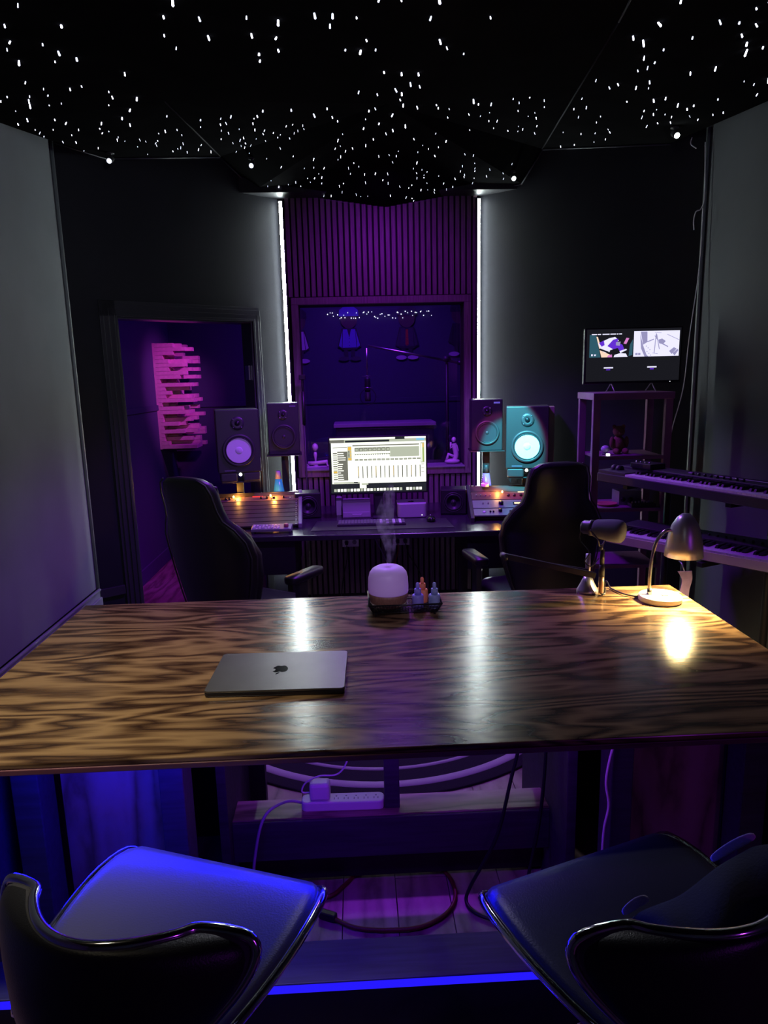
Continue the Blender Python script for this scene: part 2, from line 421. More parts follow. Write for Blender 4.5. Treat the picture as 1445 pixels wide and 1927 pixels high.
mb = MB()
for t in tris: mb.add([cv[k] for k in t], [(0, 1, 2)])
for t in tris: mb.add([(cv[k][0], cv[k][1], cv[k][2] + .05) for k in t], [(2, 1, 0)])
ceiling = struct(mb.build('ceiling', 'ceiling_felt', fix=False))
# seams of the felt panels
sb = MB()
for a, b in (('C', 'SL'), ('C2', 'SR')):
    p, q = Vector(cv[a]), Vector(cv[b]); sb.cyl(p + Vector((0, 0, -.002)), q + Vector((0, 0, -.002)), .004, 6)
sb.cyl(Vector(cv['SR']) + Vector((0, 0, -.002)), Vector((.80, 1.0, 2.948)), .004, 6)
sb.build('seam', 'black_matte', ceiling)
# thin pale bead where ceiling meets the angled walls
bd = MB()
for a, b in (('B', 'C'), ('C', 'E'), ('E', 'F'), ('F', 'G'), ('G', 'F2'), ('F2', 'E2'), ('E2', 'C2'), ('C2', 'B2'), ('A', 'B')):
    p, q = Vector(cv[a]), Vector(cv[b]); bd.cyl(p + Vector((0, -.012, -.008)), q + Vector((0, -.012, -.008)), .006, 6)
struct(bd.build('trim_8', 'trim_dark'))


def wallseg(mb, p, q, z0, zp, zq, th, m=0):
    """wall piece from p to q (room on the left of p->q), thickness outwards"""
    p = Vector(p); q = Vector(q); d = (q - p).normalized(); n = Vector((d.y, -d.x)) * th
    vs = []
    for (a, z) in ((p, zp), (q, zq)):
        for off in (Vector((0, 0)), n):
            vs += [(a.x + off.x, a.y + off.y, z0), (a.x + off.x, a.y + off.y, z)]
    mb.add(vs, [(0, 1, 5, 4), (2, 6, 7, 3), (0, 2, 3, 1), (4, 5, 7, 6), (1, 3, 7, 5), (0, 4, 6, 2)], m)


# floor planks (tongue boards running front to back)
floor = struct(MB().span((-1.9, -1.6, -.05), (2.65, 7.4, -.012)).build('floor', 'black_matte'))
pw = 0.178
nx = 0
plank_me = {}
y_ranges = {}
x = -1.87
col_i = 0
while x < 2.6:
    y = 1.2 - random.random() * 1.1
    while y < 7.3:
        L_ = 1.22
        y0, y1 = max(y, -1.6), min(y + L_, 7.3)
        if y1 > y0 + .02:
            key = round(y1 - y0, 2), (col_i * 7 + int(y * 3)) % 3
            o = MB().span((x + .0012, y0 + .0012, -.012), (min(x + pw, 2.62) - .0012, y1 - .0012, 0)).build('plank', 'plank_%s' % 'abc'[random.randrange(3)], floor, bevel=0.0012)
        y += L_
    x += pw; col_i += 1
struct(MB().span((-1.66, -1.6, -.012), (2.08, .1, 0)).build('floor', 'plank_a'))

wl = MB(); wallseg(wl, (XL, 4.303), (XL, -1.6), 0, 3.07, 2.96, .12)
wl = MB().add([(XL, -1.6, 0), (XL, -1.6, 3.0), (XL, 4.303, 3.08), (XL, 4.303, 0), (XL - .12, -1.6, 0), (XL - .12, -1.6, 3.0), (XL - .12, 4.303, 3.08), (XL - .12, 4.303, 0)],
              [(0, 1, 2, 3), (7, 6, 5, 4), (0, 4, 5, 1), (3, 2, 6, 7), (1, 5, 6, 2), (0, 3, 7, 4)])
struct(wl.build('wall_left', 'wall_grey'))
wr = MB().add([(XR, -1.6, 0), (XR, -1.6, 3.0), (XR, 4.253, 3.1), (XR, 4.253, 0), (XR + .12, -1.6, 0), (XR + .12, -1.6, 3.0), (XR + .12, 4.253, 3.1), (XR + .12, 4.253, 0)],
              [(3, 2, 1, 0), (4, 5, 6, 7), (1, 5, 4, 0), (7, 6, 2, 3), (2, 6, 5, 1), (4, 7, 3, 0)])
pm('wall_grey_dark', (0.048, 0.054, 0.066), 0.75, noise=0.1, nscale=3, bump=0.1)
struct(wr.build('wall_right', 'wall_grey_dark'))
struct(MB().span((XL - .12, -1.72, 0), (XR + .12, -1.6, 3.0)).build('wall_front', 'wall_side_black'))
# corner beads
struct(MB().tube([(XL + .008, 4.27, .36), (XL + .008, 4.27, 3.05)], .011, 8).build('trim_1', 'trim_grey'))
struct(MB().tube([(XR - .012, 4.20, .2), (XR - .012, 4.20, 3.06)], .011, 8).build('trim_2', 'trim_grey'))
# stepped rail on the left wall
struct(MB().span((XL, -1.5, .33), (XL + .02, 4.26, .44)).span((XL, -1.5, .33), (XL + .035, 4.26, .385)).span((XL, -1.5, .425), (XL + .03, 4.26, .44)).build('trim_3', 'trim_grey', bevel=.004))
struct(MB().span((XL, -1.5, 0), (XL + .016, 4.26, .11)).build('baseboard_left', 'trim_grey', bevel=.003))

# left angled wall with the doorway
A2, E2d = Vector((XL, 4.303)), Vector((-.50, YB)); dl = (E2d - A2).normalized(); nl = Vector((dl.y, -dl.x)); LL = (E2d - A2).length


def lw(s, off=0.0): return A2 + dl * s + nl * off   # positive off = towards the room


D0, D1, DH = .262, 1.205, 2.11


def lseg(mb, s0, s1, z0, za, zb, o0, o1, m=0):
    vs = []
    for (s_, z) in ((s0, za), (s1, zb)):
        for o in (o0, o1):
            p = lw(s_, o); vs += [(p.x, p.y, z0), (p.x, p.y, z)]
    mb.add(vs, [(0, 1, 5, 4), (2, 6, 7, 3), (0, 2, 3, 1), (4, 5, 7, 6), (1, 3, 7, 5), (0, 4, 6, 2)], m)


mb = MB()
lseg(mb, 0, D0, 0, 3.07, 3.045, 0, -.12); lseg(mb, D1, LL, 0, 3.04, 3.02, 0, -.12)
lseg(mb, D0, 1.05, DH, 3.05, 3.18, 0, -.12); lseg(mb, 1.05, D1, DH, 3.18, 3.03, 0, -.12)
struct(mb.build('wall_back_left', 'wall_black'))
mb = MB()
for (w, o) in ((.095, .012), (.075, .02), (.045, .028), (.015, .034)):
    lseg(mb, D0 - w, D0, 0, DH + w, DH + w, 0, o); lseg(mb, D1, D1 + min(w, .065), 0, DH + w, DH + w, 0, o)
    lseg(mb, D0 - w, D1 + min(w, .065), DH, DH + w, DH + w, 0, o)
lseg(mb, D0 - .0, D0 + .012, 0, DH, DH, 0.02, -.12); lseg(mb, D1 - .012, D1, 0, DH, DH, .02, -.12); lseg(mb, D0, D1, DH - .012, DH, DH, .02, -.12)
struct(mb.build('door_1', 'trim_dark', bevel=.002))
p = lw(D1 - .02, -.05)
hg = MB().box((p.x, p.y, 1.76), (.012, .05, .10), 0, (0, 0, math.atan2(dl.y, dl.x)))
hg.build('hinge', 'steel', bpy.data.objects['door_1'])
mb = MB(); lseg(mb, 0, D0 - .1, .36, .42, .42, 0, .016)
struct(mb.build('trim_4', 'trim_dark', bevel=.003))

# right angled wall
def wall4(name, p, q, zp, zq, nrm, mat, zc=None):
    mb = MB(); n = Vector(nrm).normalized() * .12
    pts = [(p, zp)] + ([zc] if zc else []) + [(q, zq)]
    for i in range(len(pts) - 1):
        (a, za), (b, zb) = pts[i], pts[i + 1]
        mb.add([(a[0], a[1], 0), (a[0], a[1], za), (b[0], b[1], zb), (b[0], b[1], 0), (a[0] + n.x, a[1] + n.y, 0), (a[0] + n.x, a[1] + n.y, za), (b[0] + n.x, b[1] + n.y, zb), (b[0] + n.x, b[1] + n.y, 0)],
               [(0, 1, 2, 3), (7, 6, 5, 4), (0, 4, 5, 1), (3, 2, 6, 7), (1, 5, 6, 2), (0, 3, 7, 4)])
    return struct(mb.build(name, mat))


wall4('wall_back_right', (.94, YB), (XR, 4.253), 3.01, 3.09, (.6, .8), 'wall_black', zc=((1.293, 4.907), 3.18))
# slatted back wall around the window
WX0, WX1, WZ0, WZ1 = -.385, .815, 1.03, 2.23
mb = MB()
mb.span((-.52, YB, 0), (WX0, YB + .18, 2.99)).span((WX1, YB, 0), (.96, YB + .18, 2.99)).span((WX0, YB, 0), (WX1, YB + .18, WZ0)).span((WX0, YB, WZ1), (WX1, YB + .18, 2.99))
wb = struct(mb.build('wall_back', 'slat_felt'))
pitch = .0415
i = 0
x = -.435
while x < .90:
    zt = ceil_z(x, YB - .01) or 2.9
    parts = [(.06, WZ0 - .055), (WZ1 + .055, zt - .004)] if WX0 - .06 < x < WX1 + .06 else [(.06, zt - .004)]
    for (z0, z1) in parts:
        MB().span((x - .0145, YB - .022, z0), (x + .0145, YB - .001, z1)).build('slat', 'slat_wood', wb, bevel=.002)
    x += pitch
mb = MB()
fw_ = .05
mb.span((WX0 - fw_, YB - .035, WZ1), (WX1 + fw_, YB + .01, WZ1 + fw_)).span((WX0 - fw_, YB - .035, WZ0 - fw_), (WX0, YB + .01, WZ1)).span((WX1, YB - .035, WZ0 - fw_), (WX1 + fw_, YB + .01, WZ1))
mb.span((WX0, YB - .035, WZ0 - fw_), (WX1, YB + .01, WZ0))
win = struct(mb.build('window_1', 'slat_wood', bevel=.003))
MB().span((WX0, YB - .045, WZ0 - .001), (WX1, YB + .16, WZ0 + .012)).build('window_sill', 'trim_grey', win, bevel=.002)
MB().span((WX0, YB + .155, WZ0 + .012), (WX1, YB + .163, WZ1)).build('pane', 'window_glass', win)

# live room behind the window and doorway
struct(MB().span((-1.99, 4.2, 0), (-1.87, 7.42, 2.97)).build('wall_booth_left', 'wall_booth'))
struct(MB().span((-1.87, 7.3, 0), (2.7, 7.42, 2.97)).build('wall_booth_back', 'wall_booth'))
struct(MB().span((2.6, 5.2, 0), (2.7, 7.42, 2.97)).build('wall_booth_right', 'wall_booth'))
struct(MB().span((-1.99, 4.18, 0), (XL - .1, 4.3, 3.0)).build('wall_booth_corner', 'wall_booth'))
struct(MB().span((1.0, 5.24, 0), (2.7, 5.36, 2.97)).build('wall_booth_front', 'wall_booth'))
struct(MB().span((-1.99, 5.02, 2.95), (2.7, 7.42, 3.2)).build('ceiling', 'wall_side_black'))
struct(MB().span((-1.87, 4.32, 1.45), (-1.855, 7.3, 1.50)).span((-1.855, 7.285, 1.45), (2.6, 7.3, 1.50)).build('trim_6', 'wall_booth', bevel=.003))
struct(MB().span((-1.87, 4.32, 0), (-1.855, 7.3, .13)).span((-1.855, 7.285, 0), (2.6, 7.3, .13)).build('baseboard_booth', 'wall_booth', bevel=.003))

# LED strips up both sides of the slatted wall
for (xx, lab) in ((-.473, 'vertical white light strip left of the slatted wall'), (.915, 'vertical white light strip right of the slatted wall')):
    t = thing('light_strip', lab, 'light strip', (xx, YB - .034, 0), 0, 'vertical light strips')
    sg = -1 if xx < 0 else 1   # fin added on the window side to keep tube light off the opposite wall
    MB().span((-.012, 0, .20), (.012, .033, 2.93)).span((-sg * .012, -.045, .20), (-sg * .018, .033, 2.93)).build('channel', 'charcoal', t)
    MB().span((sg * .012, -.008, .22), (-sg * .008, 0, 2.925)).build('light_tube', 'led_white', t)

# ------------------------------------------------------------ fibre stars
star_big = MB().lathe([(.0, -.010), (.0028, -.0085), (.0022, 0), (0, .002)], 6)
me_star = None


def inpoly(x, y, P):
    c = False; n = len(P)
    for i in range(n):
        (x1, y1), (x2, y2) = P[i], P[(i + 1) % n]
        if (y1 > y) != (y2 > y) and x < (x2 - x1) * (y - y1) / (y2 - y1) + x1: c = not c
    return c


zones = [([(-1.6, 1.9), (-.95, 1.9), (-.88, 3.4), (-.80, 4.80), (-1.60, 4.3)], 118),
         ([(-.75, 1.9), (.30, 1.9), (.33, 2.62), (.30, 2.95), (.05, 3.15), (-.35, 3.05), (-.66, 2.95)], 64),
         ([(.30, 2.0), (.62, 2.0), (.60, 3.0), (.30, 3.0)], 16),
         ([(-.78, 3.85), (-.4, 3.62), (.2, 3.52), (1.0, 3.6), (1.20, 4.75), (.92, 5.15), (.26, 5.16), (-.48, 5.15), (-.74, 4.75)], 190),
         ([(1.05, 2.1), (2.0, 2.1), (2.02, 3.9), (1.35, 4.80), (1.10, 3.6)], 96),
         ([(.05, 3.15), (.30, 3.1), (.35, 3.5), (.05, 3.5)], 10)]
stars = []
for P, n in zones:
    x0, x1 = min(p[0] for p in P), max(p[0] for p in P); y0, y1 = min(p[1] for p in P), max(p[1] for p in P)
    k = 0; tries = 0
    while k < n and tries < 20000:
        tries += 1
        x, y = random.uniform(x0, x1), random.uniform(y0, y1)
        if not inpoly(x, y, P): continue
        z = ceil_z(x, y)
        if z is None: continue
        if any((x - a) ** 2 + (y - b) ** 2 < .0022 for a, b, c in stars): continue
        stars.append((x, y, z)); k += 1
stars.sort(key=lambda p: p[1])
far = MB()
for idx, (x, y, z) in enumerate(stars):
    tilt = (random.uniform(-.5, .5), random.uniform(-.5, .5))
    sc = random.choice((.7, .85, 1, 1, 1.25)) * (1.25 if y < 3.2 else 1.05 if y < 3.8 else .95)
    if idx < 290:
        if me_star is None:
            o = star_big.build('star_light', 'star', ceiling); me_star = o.data
            me2 = me_star.copy(); me2.materials.clear(); me2.materials.append(MAT['star_soft'])
        else:
            o = bpy.data.objects.new('star_light', me_star if random.random() < .6 else me2); COL.objects.link(o); o.parent = ceiling
        o.location = (x, y, z - .001); o.rotation_euler = (tilt[0], tilt[1], 0); o.scale = (sc, sc, sc * random.uniform(.6, 1.7))
    else:
        q = Euler((tilt[0], tilt[1], 0)).to_matrix(); l_ = random.uniform(.005, .016)
        far.cyl(Vector((x, y, z)), Vector((x, y, z)) + q @ Vector((0, 0, -l_)), 0.0018 * sc, 5, 0 if random.random() < .5 else 1)
far.build('star_lights', ['star', 'star_soft'], ceiling, kind='stuff')

# small ceiling-corner spot lamps
for (loc, em, lab) in (((1.80, 4.05, 2.99), 'spot_white', 'small bright white spot lamp in the right ceiling corner'), ((1.075, 4.80, 2.94), 'spot_dim', 'small spot lamp at the ceiling beside the right light strip'),
                       ((-.60, 4.72, 2.945), 'star_soft', 'small dim spot lamp at the ceiling left of the left light strip'), ((-1.36, 4.36, 3.0), 'star_soft', 'tiny lamp bracket at the far left ceiling corner')):
    z = ceil_z(loc[0], loc[1]); t = thing('spot_lamp', lab, 'spot lamp', (loc[0], loc[1], (z or 2.95)), 0, 'ceiling corner spot lamps')
    MB().lathe([(.022, 0), (.022, -.008), (.006, -.01), (.006, -.03)], 14).build('mount', 'charcoal', t)
    MB().cyl((0, .01, -.03), (0, -.035, -.055), .017, 14).build('head', 'charcoal', t)
    MB().lathe([(0, .014), (.009, .010), (.014, .002), (.014, 0)], 14, (0, -.0355, -.0552), (0, -.87, -.48)).build('lens', em, t)

# ------------------------------------------------------------ bar table
TZ = .88
tbl = thing('bar_table', 'large dark stained plywood bar table with strongly figured grain', 'table', (.085, 1.985, 0))
MB().span((-1.13, -.555, TZ - .014), (1.125, .57, TZ)).build('tabletop', 'table_veneer', tbl, bevel=.003)
mb = MB().span((-1.13, -.557, TZ - .028), (1.125, -.53, TZ - .014)).span((-1.13, .545, TZ - .028), (1.125, .57, TZ - .014)).span((-1.13, -.53, TZ - .028), (-1.105, .545, TZ - .014)).span((1.10, -.53, TZ - .028), (1.125, .545, TZ - .014))
mb.build('fascia', 'fascia', tbl, bevel=.002)


def tb(name, a, b, mat, **k):   # world-space box as a part of the table
    return MB().span((a[0] - .085, a[1] - 1.985, a[2]), (b[0] - .085, b[1] - 1.985, b[2])).build(name, mat, tbl, **k)


tb('leg_panel', (-.83, 1.74, .0), (-.565, 1.775, TZ - .028), 'pine', bevel=.002, label='upright pine board inside the left end of the table')
tb('leg', (-.92, 1.66, .0), (-.85, 1.75, TZ - .028), 'beam_blue', bevel=.003)
tb('leg', (-.555, 1.70, .0), (-.49, 1.79, TZ - .028), 'beam_blue', bevel=.003)
tb('side_panel', (-1.0, 1.62, .0), (-.955, 2.42, TZ - .028), 'beam_blue', bevel=.002)
tb('back_panel', (-.955, 2.38, .0), (-.38, 2.42, TZ - .028), 'black', bevel=.002)
tb('leg_panel', (.745, 1.74, .0), (1.01, 1.775, TZ - .028), 'pine', bevel=.002, label='upright pine board inside the right end of the table')
tb('leg', (.675, 1.70, .0), (.735, 1.79, TZ - .028), 'beam_blue', bevel=.003)
tb('leg', (1.02, 1.66, .0), (1.09, 1.75, TZ - .028), 'beam_blue', bevel=.003)
tb('side_panel', (1.13, 1.62, .0), (1.17, 2.42, TZ - .028), 'beam_blue', bevel=.002)
tb('back_panel', (.66, 2.38, .0), (1.13, 2.42, TZ - .028), 'black', bevel=.002)
tb('side_panel', (.60, 1.85, .0), (.63, 2.40, TZ - .028), 'beam_blue', bevel=.002)
tb('side_panel', (-.47, 1.98, .0), (-.44, 2.40, TZ - .028), 'beam_blue', bevel=.002)
tb('ledge', (-.44, 2.03, .27), (.60, 2.14, .30), 'ledge_pine', bevel=.003)
tb('cross_beam', (-.44, 2.02, .155), (.60, 2.055, .296), 'beam_blue', bevel=.003)
tb('cross_beam', (-.44, 2.10, .02), (.60, 2.16, .12), 'black', bevel=.003)  # black bar standing in for the shadow under the front beam
tb('centre_post', (.058, 2.06, .30), (.108, 2.10, TZ - .028), 'beam_blue', bevel=.002)
tb('foot_board', (-1.0, 1.50, .176), (1.17, 1.635, .20), 'beam_blue', bevel=.003)
tb('shade_board', (-1.0, 1.512, .0), (1.17, 1.54, .175), 'black_matte')  # black board added where deep shade lies under the foot board
tag(MB().span((-.80, 1.485, TZ - .036), (.25, 1.497, TZ - .029)).build('blue_light_strip', 'led_blue'), 'blue light strip stuck under the front edge of the table', 'light strip')

tag(MB().span((-.98, 1.492, .180), (1.15, 1.499, .197)).build('blue_light_strip', 'led_blue_low'), 'blue light strip along the front edge of the foot board', 'light strip')

# ------------------------------------------------------------ rug
rc = (.10, 3.60)
rg = thing('round_rug', 'round dark rug with pale concentric rings behind the table', 'rug', (rc[0], rc[1], 0))
MB().lathe([(1.03, 0.001), (1.032, .006), (1.028, .011), (0, .011)], 96).build('pile', 'rug_black', rg)
for k, r_ in enumerate((.95, .83, .70, .56, .40)):
    w = .045 if k == 0 else .022 if k == 1 else .03
    MB().lathe([(r_ - w / 2, .010), (r_ - w / 2 + .003, .0145), (r_ + w / 2 - .003, .0145), (r_ + w / 2, .010)], 96, cap=False).build('ring', 'rug_pale', rg)

# ------------------------------------------------------------ bar stools


def make_stool(label, loc, rz, jacket=False):
    t = thing('bar_stool', label, 'bar stool', loc, rz, 'curved bar stools')
    ctr = [(.252, .688), (.235, .702), (.16, .704), (.06, .695), (-.04, .682), (-.12, .668), (-.175, .668), (-.200, .700), (-.202, .745), (-.196, .785), (-.188, .822), (-.181, .852), (-.176, .874), (-.172, .889)]
    hw = [.205, .232, .240, .232, .212, .185, .160, .165, .195, .225, .243, .243, .222, .160]
    wrap = [0, 0, 0, 0, 0, .01, .035, .07, .10, .115, .125, .128, .120, .100]
    lift = [0, 0, .004, .010, .016, .02, .02, .012, 0, -.003, -.006, -.010, -.014, -.020]
    M = 14

    def pt(j, u, off=0.0):
        y, z = ctr[j]; a = ctr[max(0, j - 1)]; b = ctr[min(len(ctr) - 1, j + 1)]
        ty, tz = b[0] - a[0], b[1] - a[1]; l_ = math.hypot(ty, tz); ny, nz = tz / l_, -ty / l_
        if True: ny, nz = (tz / l_, -ty / l_)
        # normal on sitter's side: for the seat up, for the back forward
        e = abs(u) ** 2.2
        return Vector((u * hw[j], y + wrap[j] * u * u + ny * off * 1.0, z + lift[j] * e + nz * off))

    def grid(off, m):
        rows = [[pt(j, -1 + 2 * i / M, off) for i in range(M + 1)] for j in range(len(ctr))]
        return rows
    top = grid(.016, 0); bot = grid(-.016, 0)
    mb = MB(); n = M + 1; J = len(ctr)
    vs = [p for r_ in top for p in r_] + [p for r_ in bot for p in r_]
    fs = []; K = J * n
    for j in range(J - 1):
        for i in range(M):
            a = j * n + i; fs.append((a, a + 1, a + n + 1, a + n)); fs.append((K + a, K + a + n, K + a + n + 1, K + a + 1))
    for j in range(J - 1):
        for i in (0, M):
            a = j * n + i; fs.append((a, a + n, K + a + n, K + a))
    for j in (0, J - 1):
        for i in range(M):
            a = j * n + i; fs.append((a, a + 1, K + a + 1, K + a))
    mb.add(vs, fs, 0, True)
    mb.m = []
    for f in mb.f:
        c = sum((Vector(mb.v[i]) for i in f), Vector()) / len(f)
        mb.m.append(1 if all(i >= K for i in f) else 0)  # outer face gets darker leather: its lack of light put into the colour
    mb.build('seat_shell', ['leather_seat', 'leather_black'], t, sub=1)
    loop = [pt(j, 1) for j in range(J)] + [pt(J - 1, 1 - 2 * i / M) for i in range(1, M)] + [pt(j, -1) for j in range(J - 1, -1, -1)] + [pt(0, -1 + 2 * i / M) for i in range(1, M)]
    lp = spline([p for k, p in enumerate(loop)], 3, True)
    MB().tube(lp, .009, 8, closed=True).build('chrome_rim', 'chrome', t)
    MB().lathe([(.10, 0), (.10, .012), (.05, .02), (.035, .05)], 20, (0, 0, .665), (0, 0, -1)).build('seat_plate', 'charcoal', t)
    MB().lathe([(.03, .05), (.03, .33), (.021, .335), (.021, .655)], 20).build('gas_lift', 'chrome', t)
    MB().lathe([(.205, .001), (.205, .012), (.15, .022), (.05, .04), (.034, .08), (.03, .10)], 40).build('base', 'chrome', t)
    ring = [(.195 * math.cos(a), .195 * math.sin(a), .35) for a in [2 * PI * k / 32 for k in range(32)]]
    fr = MB().tube(ring, .011, 8, closed=True)
    fr.tube([(-.19, 0, .35), (-.025, 0, .35)], .008, 8).tube([(.19, 0, .35), (.025, 0, .35)], .008, 8).lathe([(.034, .325), (.034, .375)], 20)
    fr.build('footrest', 'chrome', t)
    return t


make_stool('left bar stool, its curved seat and back edged in chrome', (-.390, 1.065, 0), R(-20))
make_stool('right bar stool with a dark garment lying on its seat', (.515, 1.025, 0), R(19.5))
# garment on the right stool
jk = thing('folded_garment', 'dark folded garment with lilac lining corners on right bar stool', 'clothing', (.515, 1.035, .728), R(18))


def cloth(pts_top, th, mat, name, seed=0):
    rnd = random.Random(seed); mb = MB(); n = len(pts_top); m_ = len(pts_top[0]); vs = []; fs = []
    for off in (0, -th):
        for row in pts_top:
            for p in row: vs.append((p[0], p[1], p[2] + off))
    K = n * m_
    for i in range(n - 1):
        for j in range(m_ - 1):
            a = i * m_ + j; fs += [(a, a + 1, a + m_ + 1, a + m_), (K + a, K + a + m_, K + a + m_ + 1, K + a + 1)]
    for i in range(n - 1):
        for j in (0, m_ - 1):
            a = i * m_ + j; fs.append((a, a + m_, K + a + m_, K + a))
    for j in range(m_ - 1):
        for i in (0, n - 1):
            a = i * m_ + j; fs.append((a, a + 1, K + a + 1, K + a))
    mb.add(vs, fs, 0, True); return mb.build(name, mat, jk, sub=1)


rows = []
for k in range(10):
    v = k / 9; row = []
    for q in range(7):
        u = q / 6
        x = -.075 + .205 * v + .01 * math.sin(5 * u)
        y = (.015 - .07 * v) * (1 - u) + (-.150 + .01 * v) * u
        z = (.045 + .14 * v * v ** .3) * (1 - u) + (.09 + .09 * v) * u + .028 * math.sin(PI * u) + .006 * math.sin(11 * v + 4 * u)
        row.append((x, y, z))
    rows.append(row)
cloth(rows, .045, 'cloth_black', 'folded_cloth')
cloth([[(.082 + .055 * v, -.018 - .040 * v + .010 * u, .128 + .062 * v + .016 * u * math.sin(PI * (.15 + .7 * v))) for v in (0, .33, .66, 1)] for u in (0, .5, 1)], .005, 'cloth_lilac', 'lining_corner')
cloth([[(-.078 + .05 * v, .012 - .008 * v + .010 * u, .050 + .022 * v + .016 * u * math.sin(PI * (.1 + .8 * v))) for v in (0, .33, .66, 1)] for u in (0, .5, 1)], .005, 'cloth_lilac', 'lining_corner')

# ------------------------------------------------------------ laptop
lp_ = thing('laptop', 'closed dark grey laptop lying on the left half of the table', 'laptop', (-.2335, 1.843, TZ), R(-1.5))


def rrect(w, h, r, n=5):
    out = []
    for (cx, cy, a0) in ((w / 2 - r, h / 2 - r, 0), (-w / 2 + r, h / 2 - r, 90), (-w / 2 + r, -h / 2 + r, 180), (w / 2 - r, -h / 2 + r, 270)):
        for k in range(n + 1):
            a = R(a0 + 90 * k / n); out.append((cx + r * math.cos(a), cy + r * math.sin(a)))
    return out


MB().prism(rrect(.372, .256, .012), .002, .0125).build('body', 'laptop_edge', lp_, bevel=.002)
MB().prism(rrect(.372, .256, .012), .0132, .0185).build('lid', 'laptop_lid', lp_, bevel=.0012)
for (fx, fy) in ((.15, .1), (-.15, .1), (-.15, -.1), (.15, -.1)): MB().lathe([(.006, 0), (.006, .002)], 10, (fx, fy, 0)).build('foot', 'rubber', lp_)


def apple_shape(s):
    """fruit outline with the bite on the right, leaf above"""
    body = [(0, .40), (.12, .47), (.28, .50), (.42, .42), (.47, .36), (.36, .25), (.32, .10), (.36, -.05), (.50, -.16), (.42, -.34), (.30, -.50), (.20, -.56), (.10, -.53), (0, -.50), (-.10, -.53), (-.20, -.56),
            (-.32, -.48), (-.44, -.28), (-.50, -.05), (-.50, .14), (-.44, .34), (-.30, .47), (-.14, .48)]
    leaf = [(.0, .54), (.03, .68), (.12, .78), (.22, .82), (.20, .69), (.13, .59)]
    return [(p.x * s, p.y * s) for p in spline([(x, y, 0) for x, y in body], 4, True)], [(p.x * s, p.y * s) for p in spline([(x, y, 0) for x, y in leaf], 3, True)]


b_, l_ = apple_shape(.042)
mb = MB().prism([(-x, -y) for x, y in b_], .0186, .0189).prism([(-x, -y) for x, y in l_], .0186, .0189)
mb.build('logo', 'logo_black', lp_, loc=(.0, .004, 0))

# ------------------------------------------------------------ tray, diffuser, bottles
ty = thing('wire_tray', 'black wire tray holding the diffuser and dropper bottles', 'tray', (.155, 2.385, TZ))
w, d, h = .255, .175, .042
bw, bd_ = w * .88, d * .86
mb = MB()
top = [(-w / 2, -d / 2, h), (w / 2, -d / 2, h), (w / 2, d / 2, h), (-w / 2, d / 2, h)]; bot = [(-bw / 2, -bd_ / 2, .012), (bw / 2, -bd_ / 2, .012), (bw / 2, bd_ / 2, .012), (-bw / 2, bd_ / 2, .012)]
for k in range(4):
    mb.tube([top[k], top[(k + 1) % 4]], .0032, 6); mb.tube([bot[k], bot[(k + 1) % 4]], .0025, 6); mb.tube([top[k], bot[k]], .0022, 6)
mb.build('rim', 'wire_black', ty)
mb = MB()
for k in range(4):
    a, b, c, e = [Vector(q) for q in (top[k], top[(k + 1) % 4], bot[(k + 1) % 4], bot[k])]
    n = 22 if k % 2 == 0 else 15
    for i in range(1, n): mb.tube([a.lerp(b, i / n), e.lerp(c, i / n)], .0009, 4)
    for j in (1, 2, 3): mb.tube([a.lerp(e, j / 4), b.lerp(c, j / 4)], .0009, 4)
mb.build('side_mesh', 'wire_black', ty, fix=False)
mb = MB()
for i in range(24): x = -bw / 2 + bw * i / 23; mb.tube([(x, -bd_ / 2, .012), (x, bd_ / 2, .012)], .0009, 4)
for i in range(16): y = -bd_ / 2 + bd_ * i / 15; mb.tube([(-bw / 2, y, .012), (bw / 2, y, .012)], .0009, 4)
mb.build('floor_mesh', 'wire_black', ty, fix=False)
for (sx, sy) in ((-1, -1), (1, -1), (1, 1), (-1, 1)): MB().cyl((sx * bw * .46, sy * bd_ * .46, 0), (sx * bw * .46, sy * bd_ * .46, .012), .004, 8).build('foot', 'wire_black', ty)

df = thing('oil_diffuser', 'white domed oil diffuser with wooden base on wire tray', 'diffuser', (.100, 2.385, TZ + .0135))
MB().lathe([(.05, 0), (.056, .003), (.066, .02), (.070, .042), (.0705, .052)], 48).build('base', 'diffuser_wood', df)
mb = MB()
for k in range(30):
    a = 2 * PI * k / 30; c, s_ = math.cos(a), math.sin(a); r_ = .0665
    z0 = .010
    for (da, zz) in ((-.07, 0), (.07, 0)):
        mb.tube([(math.cos(a + da) * .0605, math.sin(a + da) * .0605, .007), (math.cos(a + da) * .0665, math.sin(a + da) * .0665, .018)], .0009, 4)
    mb.tube([(math.cos(a + u) * .0668, math.sin(a + u) * .0668, .018) for u in (-.07, 0, .07)], .0009, 4)
mb.build('carved_links', 'lamp_base', df, fix=False)
MB().lathe([(.0705, .052), (.072, .056), (.0725, .075), (.071, .105), (.066, .125), (.056, .138), (.042, .146), (.028, .148), (.018, .1455), (.010, .142), (.006, .138), (0, .138)], 48).build('dome', 'diffuser_violet_tint', df)
vp = MB()
rings = []
for k in range(16):
    u = k / 15; z = .142 + .30 * u; cx = .010 * math.sin(8 * u) + .004 * u; r_ = .004 + .030 * math.sin(PI * min(1, u * .8 + .12)) ** 1.2 * (.45 + u)
    rings.append([(cx + r_ * math.cos(a), r_ * math.sin(a), z) for a in [2 * PI * q / 14 for q in range(14)]])
vp.loft(rings)
vpo = vp.build('vapour_plume', 'vapour'); vpo.location = df.location; tag(vpo, 'thin white vapour plume rising from the diffuser', 'vapour'); vpo['kind'] = 'stuff'

